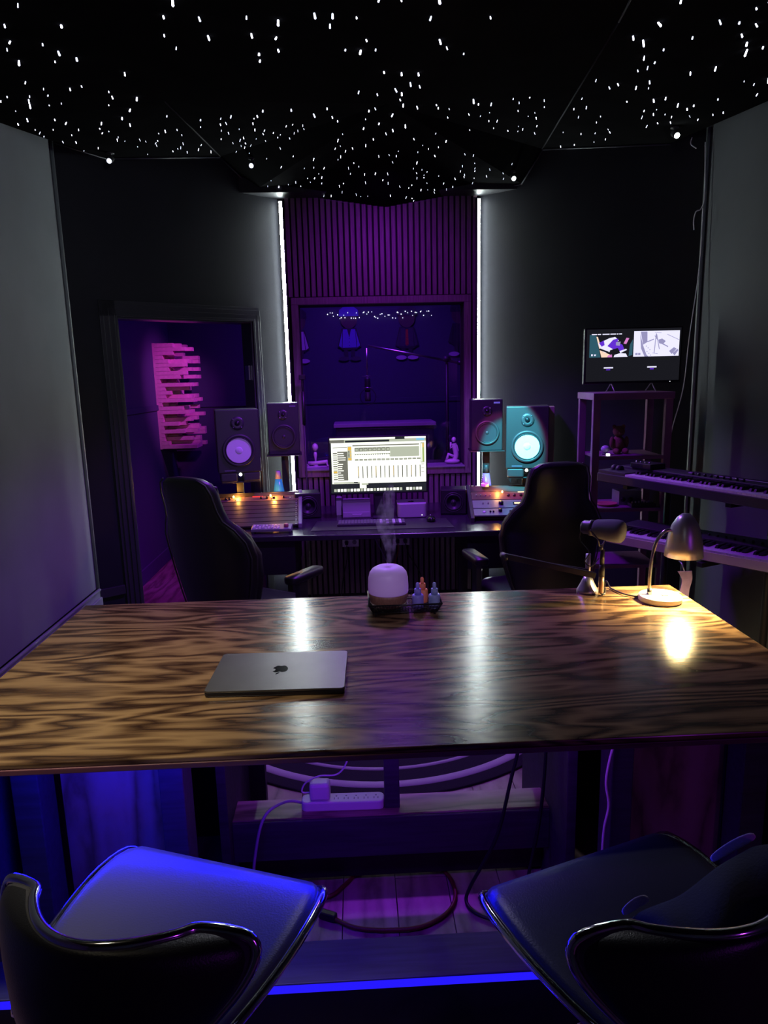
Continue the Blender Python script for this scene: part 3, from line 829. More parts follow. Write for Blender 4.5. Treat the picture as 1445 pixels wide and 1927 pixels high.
for (x, y, mat, lab) in ((.203, 2.352, 'bottle_violet', 'violet dropper bottle next to the diffuser'), (.225, 2.415, 'bottle_orange', 'orange dropper bottle standing behind the violet one'), (.262, 2.348, 'bottle_blue', 'pale blue dropper bottle at the right of tray')):
    t = thing('dropper_bottle', lab, 'bottle', (x, y, TZ + .0135), 0, 'dropper bottles on the tray')
    MB().lathe([(.0195, 0), (.0205, .002), (.0205, .044), (.0185, .048), (.012, .049)], 24).build('body', mat, t)
    MB().lathe([(.0125, .049), (.0125, .068), (.0115, .070), (.006, .070)], 20).build('collar', mat, t)
    MB().lathe([(.0062, .070), (.0068, .080), (.0062, .088), (.004, .092), (0, .0935)], 16).build('rubber_bulb', mat, t)

# ------------------------------------------------------------ desk lamp
lm = thing('desk_lamp', 'silver gooseneck desk lamp glowing warm at table corner', 'lamp', (1.09, 2.37, TZ))
MB().lathe([(.072, 0), (.075, .003), (.075, .018), (.072, .022), (0, .022)], 40).build('base', 'lamp_base', lm)
MB().box((.012, -.012, .024), (.022, .012, .005)).build('switch', 'charcoal', lm, bevel=.001)
neck = spline([(-.035, .01, .02), (-.038, .01, .08), (-.034, .01, .15), (-.022, .008, .215), (.000, .005, .252), (.022, .002, .262), (.046, 0, .254)], 8)
MB().tube(neck, .0062, 10).lathe([(.010, .02), (.008, .045)], 14, (-.036, .01, 0)).build('gooseneck', 'lamp_neck', lm)
sh = MB().lathe([(.0, .322), (.014, .320), (.030, .306), (.046, .278), (.057, .240), (.063, .205), (.0665, .165), (.0645, .165), (.061, .205), (.055, .240), (.043, .276), (.028, .302), (.0, .314)], 40, (.078, 0, 0))
sh.build('shade', 'silver_paint', lm)
MB().lathe([(0, .184), (.028, .190), (.037, .208), (.032, .228), (.016, .245), (.014, .26), (.0, .262)], 20, (.078, 0, 0)).build('bulb', 'bulb_warm', lm)
light('SPOT', 'lamp_light', (1.09 + .078, 2.37, TZ + .18), 75.0, (1.0, .74, .32), (1.168, 2.35, .5), size=.025, spot=150, blend=.6)
wire('lamp_cord', [(1.02, 2.40, .888), (.985, 2.44, .886), (.965, 2.52, .884), (.96, 2.575, .88), (.955, 2.59, .6), (.95, 2.60, .1)], .003, 'cord_black', 'thin black lamp cord running off the table back')

# ------------------------------------------------------------ boom microphone on the table
mc = thing('broadcast_microphone', 'dark grey broadcast microphone in a yoke above the table', 'microphone', (.895, 2.45, 1.135))
ax = Vector((.76, -.64, -.02)).normalized(); o0 = -ax * .078
MB().lathe([(0, 0), (.020, .002), (.026, .010), (.026, .030), (.030, .034), (.030, .050)], 28, o0, ax).build('rear_body', 'mic_body', mc)
MB().lathe([(.030, .050), (.033, .055), (.036, .075), (.041, .110), (.043, .135), (.041, .150), (.034, .158), (0, .160)], 28, o0, ax).build('windscreen', 'mic_grille', mc)
sd = ax.cross(Vector((0, 0, 1))).normalized()
yk = spline([sd * .037 + ax * -.03, sd * .040 + Vector((0, 0, -.03)), sd * .02 + Vector((0, 0, -.058)), -sd * .02 + Vector((0, 0, -.058)), -sd * .040 + Vector((0, 0, -.03)), -sd * .037 + ax * -.03], 6)
MB().tube(yk, .0028, 8).cyl((0, 0, -.058), (0, 0, -.078), .007, 12).build('yoke', 'mic_body', mc)
MB().tube(spline([o0 + Vector((0, 0, -.01)), o0 + Vector((-.005, 0, -.05)), (-.045, 0, -.085), (-.06, 0, -.12), (-.035, 0, -.14), (-.008, 0, -.11)], 6), .0022, 6).build('cable_loop', 'cord_black', mc)

bs = thing('boom_stand', 'black tabletop boom arm on a grey conical base', 'microphone stand', (.865, 2.50, TZ))
MB().lathe([(.040, 0), (.040, .010), (.036, .016), (.022, .045), (.014, .062), (.012, .062)], 32).build('base', 'silver_paint', bs)
MB().cyl((0, 0, .06), (0, 0, .15), .010, 14).build('pole', 'silver_paint', bs)


def bar(mb, a, b, w_, h_):
    a = Vector(a); b = Vector(b); d_ = b - a; q = d_.to_track_quat('X', 'Z').to_matrix().to_4x4(); c = (a + b) / 2
    q.translation = c; x, y, z = d_.length / 2, w_ / 2, h_ / 2
    mb.add([(i, j, k) for i in (-x, x) for j in (-y, y) for k in (-z, z)], [(0, 1, 3, 2), (4, 6, 7, 5), (0, 4, 5, 1), (2, 3, 7, 6), (0, 2, 6, 4), (1, 5, 7, 3)], 0, False, q)
    return mb


mb = MB(); bar(mb, (-.325, -.02, .158), (.012, -.045, .078), .016, .022); mb.build('upper_arm', 'black', bs, bevel=.002)
mb = MB(); bar(mb, (-.325, -.005, .150), (0, -.005, .085), .012, .014); mb.build('lower_arm', 'black', bs, bevel=.002)
MB().cyl((-.325, -.035, .154), (-.325, .01, .154), .012, 14).build('elbow', 'charcoal', bs)
MB().cyl((.035, -.05, .178), (.035, -.05, .120), .0085, 14).cyl((.035, -.05, .120), (.035, -.05, .075), .0105, 14).build('swivel', 'charcoal', bs)
MB().lathe([(.0098, .075), (.0105, .045), (.0095, .015), (.006, .010)], 16, (.035, -.05, 0)).build('cable_plug', 'copper', bs)
MB().tube(spline([(.035, -.05, .014), (.036, -.052, .008), (.042, -.055, .006), (.050, -.05, .010), (.052, -.045, .03)], 5), .004, 8).build('cable_tail', 'charcoal', bs)

# ------------------------------------------------------------ mixing desk
DZ = .77
dk = thing('studio_desk', 'wide glossy black studio desk below the window', 'desk', (.15, 4.5, 0))
poly = [(-1.06, 4.15), (-.62, 4.13), (.85, 4.09), (1.34, 4.11), (1.34, 4.73), (.80, 4.76), (.72, 5.12), (-.32, 5.12), (-.40, 4.76), (-.86, 4.72), (-1.06, 4.60)]
MB().prism([(x - .15, y - 4.5) for x, y in poly], DZ - .035, DZ).build('desktop', 'desk_black', dk, bevel=.006)
for (a, b, n) in (((-1.02, 4.22, .50), (-.40, 4.72, .735), 'drawer_box'), ((.68, 4.20, .50), (1.28, 4.72, .735), 'drawer_box')):
    MB().span((a[0] - .15, a[1] - 4.5, a[2]), (b[0] - .15, b[1] - 4.5, b[2])).build(n, 'black', dk, bevel=.004)
for (x, y) in ((-1.0, 4.26), (-.44, 4.68), (1.26, 4.24), (.72, 4.68)):
    MB().span((x - .03 - .15, y - .03 - 4.5, 0), (x + .03 - .15, y + .03 - 4.5, .50)).build('leg', 'black', dk, bevel=.003)

# monitor
mo = thing('monitor', 'bright flat monitor showing a mixer program', 'monitor', (.145, 4.60, DZ))
MB().span((-.33, 0, .165), (.33, .022, .555)).build('bezel', 'black', mo, bevel=.004)
MB().span((-.30, .0215, .2), (.30, .05, .5)).build('rear_shell', 'black', mo, bevel=.01)
MB().span((-.03, .05, .0), (.03, .07, .35)).build('stand_neck', 'charcoal', mo, bevel=.003)
MB().span((-.045, -.02, 0.0005), (.045, .12, .010)).build('stand_base', 'charcoal', mo, bevel=.004)
scr = ['scr_white', 'scr_grey', 'scr_dark', 'scr_mid', 'scr_orange', 'scr_green', 'scr_blue']
SW, SH = .640, .368
rects = [(0, 0, 1, 1, 0, 0)]


def rc_(u0, v0, u1, v1, m, l=1): rects.append((u0, v0, u1, v1, m, l))


rc_(0, .83, 1, 1, 2); rc_(0, .03, 1, .085, 3); rc_(.16, .045, .62, .08, 2, 2); rc_(0, .03, .15, .085, 1, 2); rc_(.68, .0, .78, .04, 2, 2); rc_(.90, .03, .985, .07, 6, 2); rc_(0, .085, .013, .83, 2)
rc_(.03, .165, .18, .175, 1); rc_(.075, .24, .182, .77, 1)
for k in range(13):
    v = .262 + k * .0395; rc_(.03, v, .072, v + .022, 3 if k % 3 else 1, 2); rc_(.077, v + .004, .077 + (.062, .068, .085, .083, .012, .055, .048, .045, .06, .03, .052, .056, .06)[k], v + .02, 0, 2)
rc_(.183, .15, .225, .41, 3); rc_(.188, .16, .222, .22, 4, 2); rc_(.188, .36, .222, .40, 4, 2)
for k in range(5): rc_(.188, .235 + k * .024, .203, .25 + k * .024, 1, 2); rc_(.207, .235 + k * .024, .222, .25 + k * .024, 4, 2)
rc_(.03, .60, .07, .63, 4, 2)
rc_(.235, .13, .93, .15, 1); rc_(.255, .175, .93, .355, 3, 1)
rc_(.62, .18, .925, .35, 3, 2)
for k in range(8):
    u = .258 + k * .0465; rc_(u, .185, u + .04, .245, 1, 2); rc_(u + .006, .197, u + .034, .233, 3, 3); rc_(u, .25, u + .044, .29, 0, 2); rc_(u, .30, u + .044, .36, 0, 2)
    for q in (.004, .026): rc_(u + q, .295, u + q + .01, .31, 2, 3)
for k in range(15): u = .258 + k * .0463; rc_(u, .385, u + .036, .415, 1, 1); rc_(u + .004, .392, u + .032, .408, 3, 2)
for k in range(15): u = .286 + k * .0462; rc_(u, .515, u + .009, .735, 1, 1); rc_(u + .0025, .53, u + .0055, .70, 4 if k % 4 == 0 else 2, 2)
rc_(.945, .11, .985, .48, 3); rc_(.952, .13, .962, .46, 0, 2); rc_(.966, .12, .978, .46, 5, 2); rc_(.966, .12, .978, .2, 4, 3)
for k in range(3): rc_(.95, .5 + k * .07, .98, .51 + k * .07, 1, 2)
rc_(.03, .80, .3, .825, 3); rc_(.24, .80, .28, .822, 2, 2); rc_(.30, .83, .37, .92, 0, 2); rc_(.32, .83, .39, .86, 3, 3)
for k in range(27):
    u = .03 + k * .0345
    if k not in (21,): rc_(u, .925, u + .026, .975, 0 if k % 4 else 3, 3)
mb = MB()
for (u0, v0, u1, v1, m_, l_) in rects:
    x0, x1 = -SW / 2 + u0 * SW, -SW / 2 + u1 * SW; z1, z0 = .545 - v0 * SH, .545 - v1 * SH; y = -.0006 - l_ * .0003
    mb.add([(x0, y, z0), (x1, y, z0), (x1, y, z1), (x0, y, z1)], [(0, 1, 2, 3)], m_)
mb.build('screen', scr, mo, fix=False)

# computer and items
pc = thing('mini_computer', 'small square silver desktop computer right below the monitor', 'computer', (.365, 4.66, DZ))
MB().prism(rrect(.197, .197, .028, 6), .003, .095).build('body', 'pale_grey', pc, bevel=.003)
MB().prism(rrect(.17, .17, .028, 6), 0, .003).build('foot', 'rubber', pc)
b_, l_ = apple_shape(.045)
MB().prism(b_, .0951, .0955).prism(l_, .0951, .0955).build('logo', 'logo_black', pc)
MB().lathe([(.0032, 0), (.0032, .001)], 10, (.065, -.0985, .018), (0, -1, 0)).build('power_light', 'dot_white', pc)
bx_ = thing('grey_storage_box', 'pale metal drawer box below the monitor, left of computer', 'box', (-.005, 4.71, DZ))
MB().span((-.10, -.09, .0), (.09, .09, .105)).build('body', 'pale_grey', bx_, bevel=.004)
MB().span((-.095, -.094, .006), (.085, -.090, .040)).build('drawer', 'pale_grey', bx_, bevel=.001)
MB().tube([(-.035, -.094, .026), (-.03, -.102, .026), (.025, -.102, .026), (.03, -.094, .026)], .0025, 6).build('handle', 'white_plastic', bx_)
tag(MB().span((-.150, 4.72, DZ), (-.112, 4.80, DZ + .12)).build('white_note_stand', 'white_plastic', bevel=.003), 'narrow white stand behind the metal drawer box', 'stand')
mt = tag(MB().prism([(-.30, 4.235), (.60, 4.215), (.585, 4.50), (-.275, 4.53)], DZ, DZ + .004).build('desk_mat', 'charcoal', bevel=.001), 'long dark desk mat under the keyboard and mouse', 'desk mat')
kb = thing('computer_keyboard', 'dark computer keyboard with some pale keys on desk mat', 'keyboard', (.085, 4.385, DZ + .004), R(-1))
MB().prism(rrect(.44, .125, .006), 0, .012).build('case', 'charcoal', kb, bevel=.001)
pm('key_cap', (0.14, 0.14, 0.16), .5); pm('key_pale', (.75, .75, .8), .5)  # some key caps simply paler than the rest
for r_ in range(5):
    for c in range(21):
        if c in (15, 16) and r_ in (2, 3): continue
        pale = c >= 13 and (c % 2 == 1) or (r_ in (2,) and c in (13, 14, 15, 16))
        key = ('kc', pale)
        MB_ = MAT
        me = bpy.data.meshes.get('key_mesh_%d' % pale)
        if me is None:
            o = MB().span((-.0085, -.009, .012), (.0085, .009, .019)).build('key', 'key_pale' if pale else 'key_cap', kb); o.data.name = 'key_mesh_%d' % pale
        else:
            o = bpy.data.objects.new('key', me); COL.objects.link(o); o.parent = kb
        o.location = (-.205 + c * .0205, .046 - r_ * .023, 0)
ms = thing('mouse', 'black computer mouse at right end of desk mat', 'mouse', (.475, 4.42, DZ + .004))
MB().loft([[(w_ * .03 * math.cos(a), .052 * w_ * math.sin(a), z_) for a in [2 * PI * k / 20 for k in range(20)]] for (w_, z_) in ((.9, 0), (1, .008), (.97, .02), (.8, .03), (.45, .035))]).build('shell', 'black_gloss', ms, sub=1)
MB().lathe([(.005, -.003), (.005, .003)], 12, (0, .028, .033), (1, 0, 0)).build('scroll_wheel', 'steel', ms)


# loudspeakers
def cone(t, x, z, r, y, cmat, cap=.3):
    MB().lathe([(r * 1.28, 0), (r * 1.28, .008), (r * 1.22, .011), (r * 1.08, .012), (r * 1.05, .008), (r * 1.05, 0)], 40, (x, y, z), (0, -1, 0), cap=False).build('woofer_frame', 'charcoal', t)
    MB().lathe([(r * 1.06, .009), (r * 1.03, .014), (r * 1.0, .014), (r * .97, .010)], 40, (x, y, z), (0, -1, 0), cap=False).build('surround', 'rubber', t)
    MB().lathe([(r * .975, .0085), (r * cap, .0045), (0, .0045)], 56, (x, y, z), (0, -1, 0), sm=False).build('woofer_cone', cmat, t)
    MB().lathe([(r * cap, .003), (r * cap, .0062), (r * cap * 1.12, .0062), (r * cap * 1.12, .003)], 32, (x, y, z), (0, -1, 0), cap=False).build('cap_ring', 'charcoal', t)
    MB().lathe([(r * cap * .98, .005), (r * cap * .85, .009), (r * cap * .5, .012), (0, .013)], 28, (x, y, z), (0, -1, 0)).build('dust_cap', cmat if cap > .25 else 'charcoal', t)


def tweeter(t, x, z, r, y):
    MB().lathe([(r * 2.6, 0), (r * 2.6, .003), (r * 1.4, .0025), (r * 1.15, .001)], 36, (x, y, z), (0, -1, 0)).build('tweeter_plate', 'charcoal', t)
    MB().lathe([(r, .001), (r * .85, .006), (r * .4, .010), (0, .011)], 24, (x, y - .001, z), (0, -1, 0)).build('tweeter_dome', 'black_gloss', t)
    mb = MB()
    for k in range(4):
        a = PI / 4 + k * PI / 2; mb.lathe([(.0035, 0), (.0035, .0015)], 8, (x + r * 2.2 * math.cos(a), y - .003, z + r * 2.2 * math.sin(a)), (0, -1, 0))
    mb.build('screws', 'steel', t)


def big_speaker(loc, rz, label):
    t = thing('studio_speaker', label, 'speaker', loc, rz, 'white coned studio speakers')
    MB().span((-.140, 0, .0), (.140, .225, .415)).build('cabinet', ['cabinet_black'], t, bevel=.006)
    cone(t, .0, .148, .084, -.001, 'cone_white', cap=.34)
    tweeter(t, .0, .325, .017, -.001)
    MB().span((-.10, -.003, .012), (-.03, 0, .020)).build('badge', 'badge_dim', t)
    return t


def small_speaker(loc, rz, label, badge):
    t = thing('passive_speaker', label, 'speaker', loc, rz, 'dark coned speakers on stands')
    MB().span((-.107, 0, .0), (.107, .22, .355)).build('cabinet', ['cabinet_black'], t, bevel=.006)
    cone(t, .0, .125, .066, -.001, 'cone_black', cap=.22)
    tweeter(t, .0, .275, .013, -.001)
    MB().span((.045, -.003, .325), (.088, 0, .337)).build('badge', badge, t, bevel=.001)
    return t


def stand(loc, rz, w_, d_, h_, label, py=None):
    py = d_ / 2 if py is None else py
    t = thing('speaker_stand', label, 'speaker stand', loc, rz)
    MB().span((-w_ / 2, 0, h_ - .008), (w_ / 2, d_, h_)).build('top_plate', 'black', t, bevel=.002)
    MB().span((-.025, py - .02, .015), (.025, py + .02, h_ - .008)).build('pole', 'black', t, bevel=.003)
    MB().span((-.11, py - .04, 0), (.11, py + .05, .015)).build('base', 'black', t, bevel=.003)
    return t


aL, aR = R(13), R(-13)
# poles stand behind the desk wings
stand((-.772, 4.60, 0), aL, .25, .20, 1.045, 'black stand carrying the left white coned speaker', .175)
MBp = None
for o in ():
    pass
big_speaker((-.772, 4.585, 1.107), aL, 'big left studio speaker with a violet lit white cone')
big_speaker((1.145, 4.585, 1.080), aR, 'big right studio speaker with a cyan lit white cone')
stand((1.145, 4.60, 0), aR, .25, .20, 1.018, 'black stand carrying the right white coned speaker', .175)
small_speaker((-.495, 4.80, 1.195), R(5), 'dark coned speaker left of the window', 'badge_dim')
small_speaker((.915, 4.80, 1.185), R(-5), 'dark coned speaker right of the window with a pale badge', 'badge_blue')
stand((-.495, 4.78, 0), R(5), .24, .22, 1.195, 'black stand carrying the dark coned speaker left of window')
stand((.915, 4.78, 0), R(-5), .24, .22, 1.185, 'black stand carrying the dark coned speaker right of window')
for (loc, rz, lab) in (((-.772, 4.59, 1.045), aL, 'padded isolation rests under the left white coned speaker'), ((1.145, 4.59, 1.018), aR, 'padded isolation rests under the right white coned speaker')):
    t = thing('isolation_pad', lab, 'isolation pad', loc, rz)
    for s_ in (-1, 1):
        MB().span((s_ * .018, .0, .0), (s_ * .130, .16, .062)).build('pad', 'charcoal', t, bevel=.01)
    MB().lathe([(.011, 0), (.011, .004), (0, .005)], 20, (0, -.004, .05), (0, -1, 0)).build('glowing_emblem', 'dot_white', t)
# satin side board beside the right speaker
tag(MB().box((0, 0, 0), (.05, .14, .40)).build('acoustic_side_board', 'speaker_side', bevel=.003, loc=(1.335, 4.715, 1.285), rot=(0, 0, aR)), 'pale tan upright board beside the right white coned speaker', 'board')

for (loc, lab) in (((-.338, 4.64, DZ), 'small cube speaker on desk left of the monitor'), ((.652, 4.62, DZ), 'small cube speaker on desk right of the monitor')):
    t = thing('cube_speaker', lab, 'speaker', loc, R(8 if loc[0] < 0 else -8), 'cube speakers on the desk')
    MB().span((-.088, 0, .004), (.088, .165, .175)).build('cabinet', 'black', t, bevel=.006)
    MB().lathe([(.068, 0), (.068, .004), (.062, .006), (.060, .002)], 36, (0, -.001, .088), (0, -1, 0), cap=False).build('ring', 'charcoal', t)
    MB().lathe([(.060, .002), (.052, .006), (.045, .0005), (.02, -.0), (.016, .006), (0, .009)], 36, (0, -.002, .088), (0, -1, 0)).build('driver', 'cone_black', t)
    MB().span((-.06, .02, 0), (.06, .14, .004)).build('foot_pad', 'rubber', t)

# lava lamps on the rack tops
for (loc, mat, cap_, lab) in (((-.545, 4.775, DZ), 'lava_blue', 'lava_cap', 'blue lava lamp behind the left rack'), ((.905, 4.77, DZ), 'lava_purple', 'charcoal', 'purple lava lamp behind the right rack')):
    t = thing('lava_lamp', lab, 'lava lamp', loc, 0, 'lava lamps')
    MB().lathe([(.044, 0), (.044, .01), (.026, .06), (.040, .13)], 24).build('base', 'silver_paint', t)
    MB().lathe([(.040, .13), (.040, .16), (.022, .262)], 24).build('glass', mat, t)
    MB().lathe([(.022, .262), (.015, .315), (.013, .318), (0, .318)], 24).build('cap', cap_, t)

# ------------------------------------------------------------ rack consoles (tilted)


def rack(loc, rz, wdt, name, label, left):
    a = R(24)
    t = thing('rack_console', label, 'rack', loc, rz)
    L_ = .40; ca, sa = math.cos(a), math.sin(a)
    for s_ in (-1, 1):
        x = s_ * (wdt / 2 + .012)
        MB().add([(x - .012, 0, 0), (x - .012, L_ * ca, 0), (x - .012, L_ * ca, L_ * sa + .03), (x - .012, 0, .03), (x + .012, 0, 0), (x + .012, L_ * ca, 0), (x + .012, L_ * ca, L_ * sa + .03), (x + .012, 0, .03)],
                 [(0, 1, 2, 3), (7, 6, 5, 4), (0, 4, 5, 1), (3, 2, 6, 7), (1, 5, 6, 2), (0, 3, 7, 4)]).build('side_panel', 'rack_face' if left else 'synth_body', t, bevel=.003)
    MB().span((-wdt / 2, L_ * ca - .012, 0.001), (wdt / 2, L_ * ca, L_ * sa + .02)).build('rear_panel', 'black', t)
    return t, a, L_


def rk(wx, wy, name, label, cat, t, a, y0, y1, wdt, mat, extra, group=None):
    """a rack unit: front plate lying in the tilted plane, from y0 to y1 up the slope"""
    loc = Vector(t.location); rz = t.rotation_euler.z
    u = thing(name, label, cat, loc + Matrix.Rotation(rz, 3, 'Z') @ Vector((0, 0, .022)), (a, 0, rz), group)
    u.rotation_mode = 'XYZ'
    MB().span((-wdt / 2 + .002, y0 + .0015, -.012), (wdt / 2 - .002, y1 - .0015, 0.0)).build('faceplate', mat, u, bevel=.001)
    extra(u, y0, y1)
    return u


def knob(u, x, y, r=.008, h=.014, mat='key_black'):
    MB().lathe([(r, 0), (r * .95, h * .8), (r * .8, h), (0, h)], 16, (x, y, 0)).build('knob', mat, u)


def lampk(u, x, y, r=.006):
    MB().lathe([(r, 0), (r, .008), (r * .6, .013), (0, .014)], 14, (x, y, 0)).build('pilot_lamp', 'pilot_orange', u)


W1 = .54
tL, aa, LL_ = rack((-.655, 4.335, DZ), R(3), W1, 'l', 'tilted left rack console of brown panels with orange pilot lamps', True)


def exA(u, y0, y1):
    ym = (y0 + y1) / 2
    for x in (-.215, -.19, .02, .06, .105, .17): knob(u, x, ym)
    for x in (-.20, -.15, .09, .215): MB().lathe([(.003, 0), (.003, .008)], 8, (x, ym - .012, 0)).build('toggle', 'steel', u)
    lampk(u, -.165, y1 - .006); lampk(u, .082, y1 - .006)
    MB().span((-.04, y1 - .012, 0), (.03, y1 - .002, .002)).build('red_display', 'pilot_red', u)


def blank(u, y0, y1):
    mb = MB()
    for x in (-.255, .255):
        for y in (y0 + .008, y1 - .008): mb.lathe([(.004, 0), (.004, .002)], 8, (x, y, 0))
    mb.build('rack_screws', 'steel', u)


rk(0, 0, 'channel_strip', 'brown tube unit with two glowing orange lamps at rack top', 'audio unit', tL, aa, .290, .350, W1, 'rack_brown', exA)
rk(0, 0, 'rack_cover', 'plain dark cover plate along top of the left rack', 'panel', tL, aa, .352, .398, W1, 'rack_panel', lambda u, a_, b_: None)
for k in range(6):
    y0 = .004 + k * .0475
    rk(0, 0, 'blank_rack_panel', '%s blank dark panel of the left rack, counted from the front' % ('first', 'second', 'third', 'fourth', 'fifth', 'sixth')[k], 'panel', tL, aa, y0, y0 + .0455, W1, 'rack_panel', blank, 'blank panels of the left rack')
light('POINT', 'pilot_light', (-.81, 4.635, .955), 1.6, (1, .42, .07), size=.008)
light('POINT', 'pilot_light', (-.565, 4.627, .955), 1.6, (1, .42, .07), size=.008)
mc2 = thing('transport_controller', 'pale slanted controller with buttons and a knob before left rack', 'controller', (-.515, 4.235, DZ), R(-3))
MB().add([(-.15, -.035, .012), (.10, -.035, .012), (.10, -.035, .030), (-.15, -.035, .030), (-.15, .045, .012), (.10, .045, .012), (.10, .045, .048), (-.15, .045, .048)],
         [(0, 1, 2, 3), (7, 6, 5, 4), (0, 4, 5, 1), (3, 2, 6, 7), (1, 5, 6, 2), (0, 3, 7, 4)]).build('case', 'rack_face', mc2, bevel=.003)
for (x, y) in ((-.14, -.025), (.09, -.025), (-.14, .035), (.09, .035)): MB().span((x - .008, y - .008, 0), (x + .008, y + .008, .012)).build('foot', 'rubber', mc2)
for r_ in range(3):
    for c in range(9):
        MB().box((-.135 + c * .019, -.022 + r_ * .02, .033 + r_ * .0045), (.011, .011, .006), 0, (R(12), 0, 0)).build('button', 'white_plastic' if (r_ * 5 + c) % 3 else 'lava_cap', mc2)
MB().lathe([(.015, .036), (.014, .054), (.011, .057), (0, .057)], 24, (.065, .0, 0)).build('jog_knob', 'plate_pink', mc2)

W2 = .52
tR, aa, LL_ = rack((1.010, 4.325, DZ), R(-4), W2, 'r', 'tilted right rack console with knobs and a lit meter', False)


def exB(u, y0, y1):
    ym = (y0 + y1) / 2
    for k, x in enumerate((-.225, -.195, -.16, -.13)): knob(u, x, ym, .005, .008, 'steel')
    for k, x in enumerate((-.01, .03, .075, .12, .165, .21)): knob(u, x, ym - .008, .010, .014)
    lampk(u, -.045, y1 - .01)
    MB().span((.06, y1 - .014, 0), (.12, y1 - .004, .002)).build('small_display', 'vu_warm', u)


def exC(u, y0, y1):
    ym = (y0 + y1) / 2
    for x in (-.19, -.155): MB().lathe([(.004, 0), (.003, .014)], 8, (x, ym, 0)).build('toggle', 'steel', u)
    knob(u, -.07, ym, .016, .018)
    MB().span((.01, ym - .014, 0), (.16, ym + .014, .003)).build('meter_frame', 'black', u)
    MB().span((.018, ym - .009, .003), (.15, ym + .009, .0035)).build('meter', 'vu_warm', u)
    knob(u, .20, ym, .014, .018)


def exD(u, y0, y1):
    ym = (y0 + y1) / 2
    MB().lathe([(.012, 0), (.010, .004), (0, .004)], 16, (-.19, ym, 0)).build('button', 'white_plastic', u)
    knob(u, -.085, ym + .008, .013, .016)
    for x in (-.15, -.13, -.02, .03, .08, .13): knob(u, x, ym, .006, .01)


rk(0, 0, 'meter_unit', 'pale unit with toggles and a lit meter in right rack', 'audio unit', tR, aa, .125, .220, W2, 'rack_face', exC)
rk(0, 0, 'patch_unit', 'grey unit with white button lowest in the right rack', 'audio unit', tR, aa, .040, .120, W2, 'rack_face', exD)
rk(0, 0, 'preamp_unit', 'brown and grey knobbed unit near top of the right rack', 'audio unit', tR, aa, .225, .318, W2, 'rack_brown', exB)
rk(0, 0, 'rack_cover', 'plain dark cover plate along top of the right rack', 'panel', tR, aa, .320, .398, W2, 'rack_panel', lambda u, a_, b_: None)
light('POINT', 'pilot_light', (.955, 4.61, .95), 1.0, (1, .42, .07), size=.008)
tag(MB().lathe([(.026, 0), (.027, .004), (.027, .018), (.024, .022), (0, .022)], 28, (.875, 4.66, .953)).build('voice_puck', 'white_plastic'), 'round pale puck on top of the right rack', 'puck')

# ------------------------------------------------------------ outlets behind the desk and cords
for (x, lab) in ((-.065, 'white wall outlet plate under desk at left with one plug'), (.325, 'white wall outlet plate under desk at right with two plugs')):
    t = thing('outlet', lab, 'outlet', (x, YB - .024, .47), 0, 'wall outlets under the desk')
    MB().span((-.063, -.006, -.036), (.063, 0, .036)).build('cover_plate', 'white_plastic', t, bevel=.002)
    for s_ in (-1, 1):
        MB().lathe([(.017, 0), (.017, .002)], 20, (s_ * .03, -.006, 0), (0, -1, 0)).build('socket', 'grey_plastic', t)
for (x, z, lab) in ((-.095, .47, 'black plug in the left wall outlet'), (.297, .47, 'black plug in left half of the right outlet'), (.355, .47, 'black plug in right half of the right outlet')):
    tag(MB().box((x, YB - .048, z), (.024, .032, .03)).build('plug', 'black', bevel=.004), lab, 'plug')
wire('plug_cable', [(-.095, 5.13, .455), (-.095, 5.12, .36), (-.13, 5.11, .2), (-.17, 5.08, .02), (-.3, 5.0, .012)], .004, 'cord_black', 'black cord hanging from the left wall outlet')
wire('plug_cable', [(.297, 5.13, .455), (.29, 5.11, .38), (.25, 5.10, .27), (.20, 5.08, .15), (.16, 5.05, .015)], .005, 'cord_orange', 'orange brown cord hanging from the right wall outlet')
wire('plug_cable', [(.355, 5.13, .455), (.38, 5.10, .37), (.45, 5.08, .25), (.5, 5.06, .1), (.52, 5.0, .012)], .004, 'cord_black', 'black cord hanging from right half of the right outlet')
wire('signal_cable', [(.09, 4.95, .715), (.10, 4.9, .60), (.17, 4.7, .48), (.24, 4.3, .36), (.27, 4.0, .18), (.29, 3.9, .015)], .0045, 'cable_purple', 'pale purple cable drooping from the desk to the floor')

# mic stand left of the window
st = thing('microphone_stand', 'thin black microphone stand standing before the window left side', 'microphone stand', (-.372, 5.09, 0))
MB().cyl((0, 0, .012), (0, 0, 1.45), .006, 12).build('pole', 'charcoal', st)
MB().cyl((0, 0, 1.38), (0, 0, 1.62), .012, 12).build('upper_tube', 'black', st)
MB().box((0, -.008, 1.72), (.045, .04, .035)).cyl((0, 0, 1.62), (0, 0, 1.72), .008, 10).build('clip', 'black', st, bevel=.004)
MB().lathe([(.075, 0), (.075, .008), (.02, .014), (.01, .03)], 28).build('base', 'black', st)

# ------------------------------------------------------------ gaming chairs


def seat_ring(w_, t_, y, z, wing=0.0, n=28, p=3.0, tilt=0.0):
    out = []
    for k in range(n):
        a = 2 * PI * k / n; c, s_ = math.cos(a), math.sin(a)
        x = w_ * math.copysign(abs(c) ** (2 / p), c); yy = t_ * math.copysign(abs(s_) ** (2 / p), s_)
        out.append((x, y + yy + wing * (x / max(w_, .001)) ** 2, z))
    return out


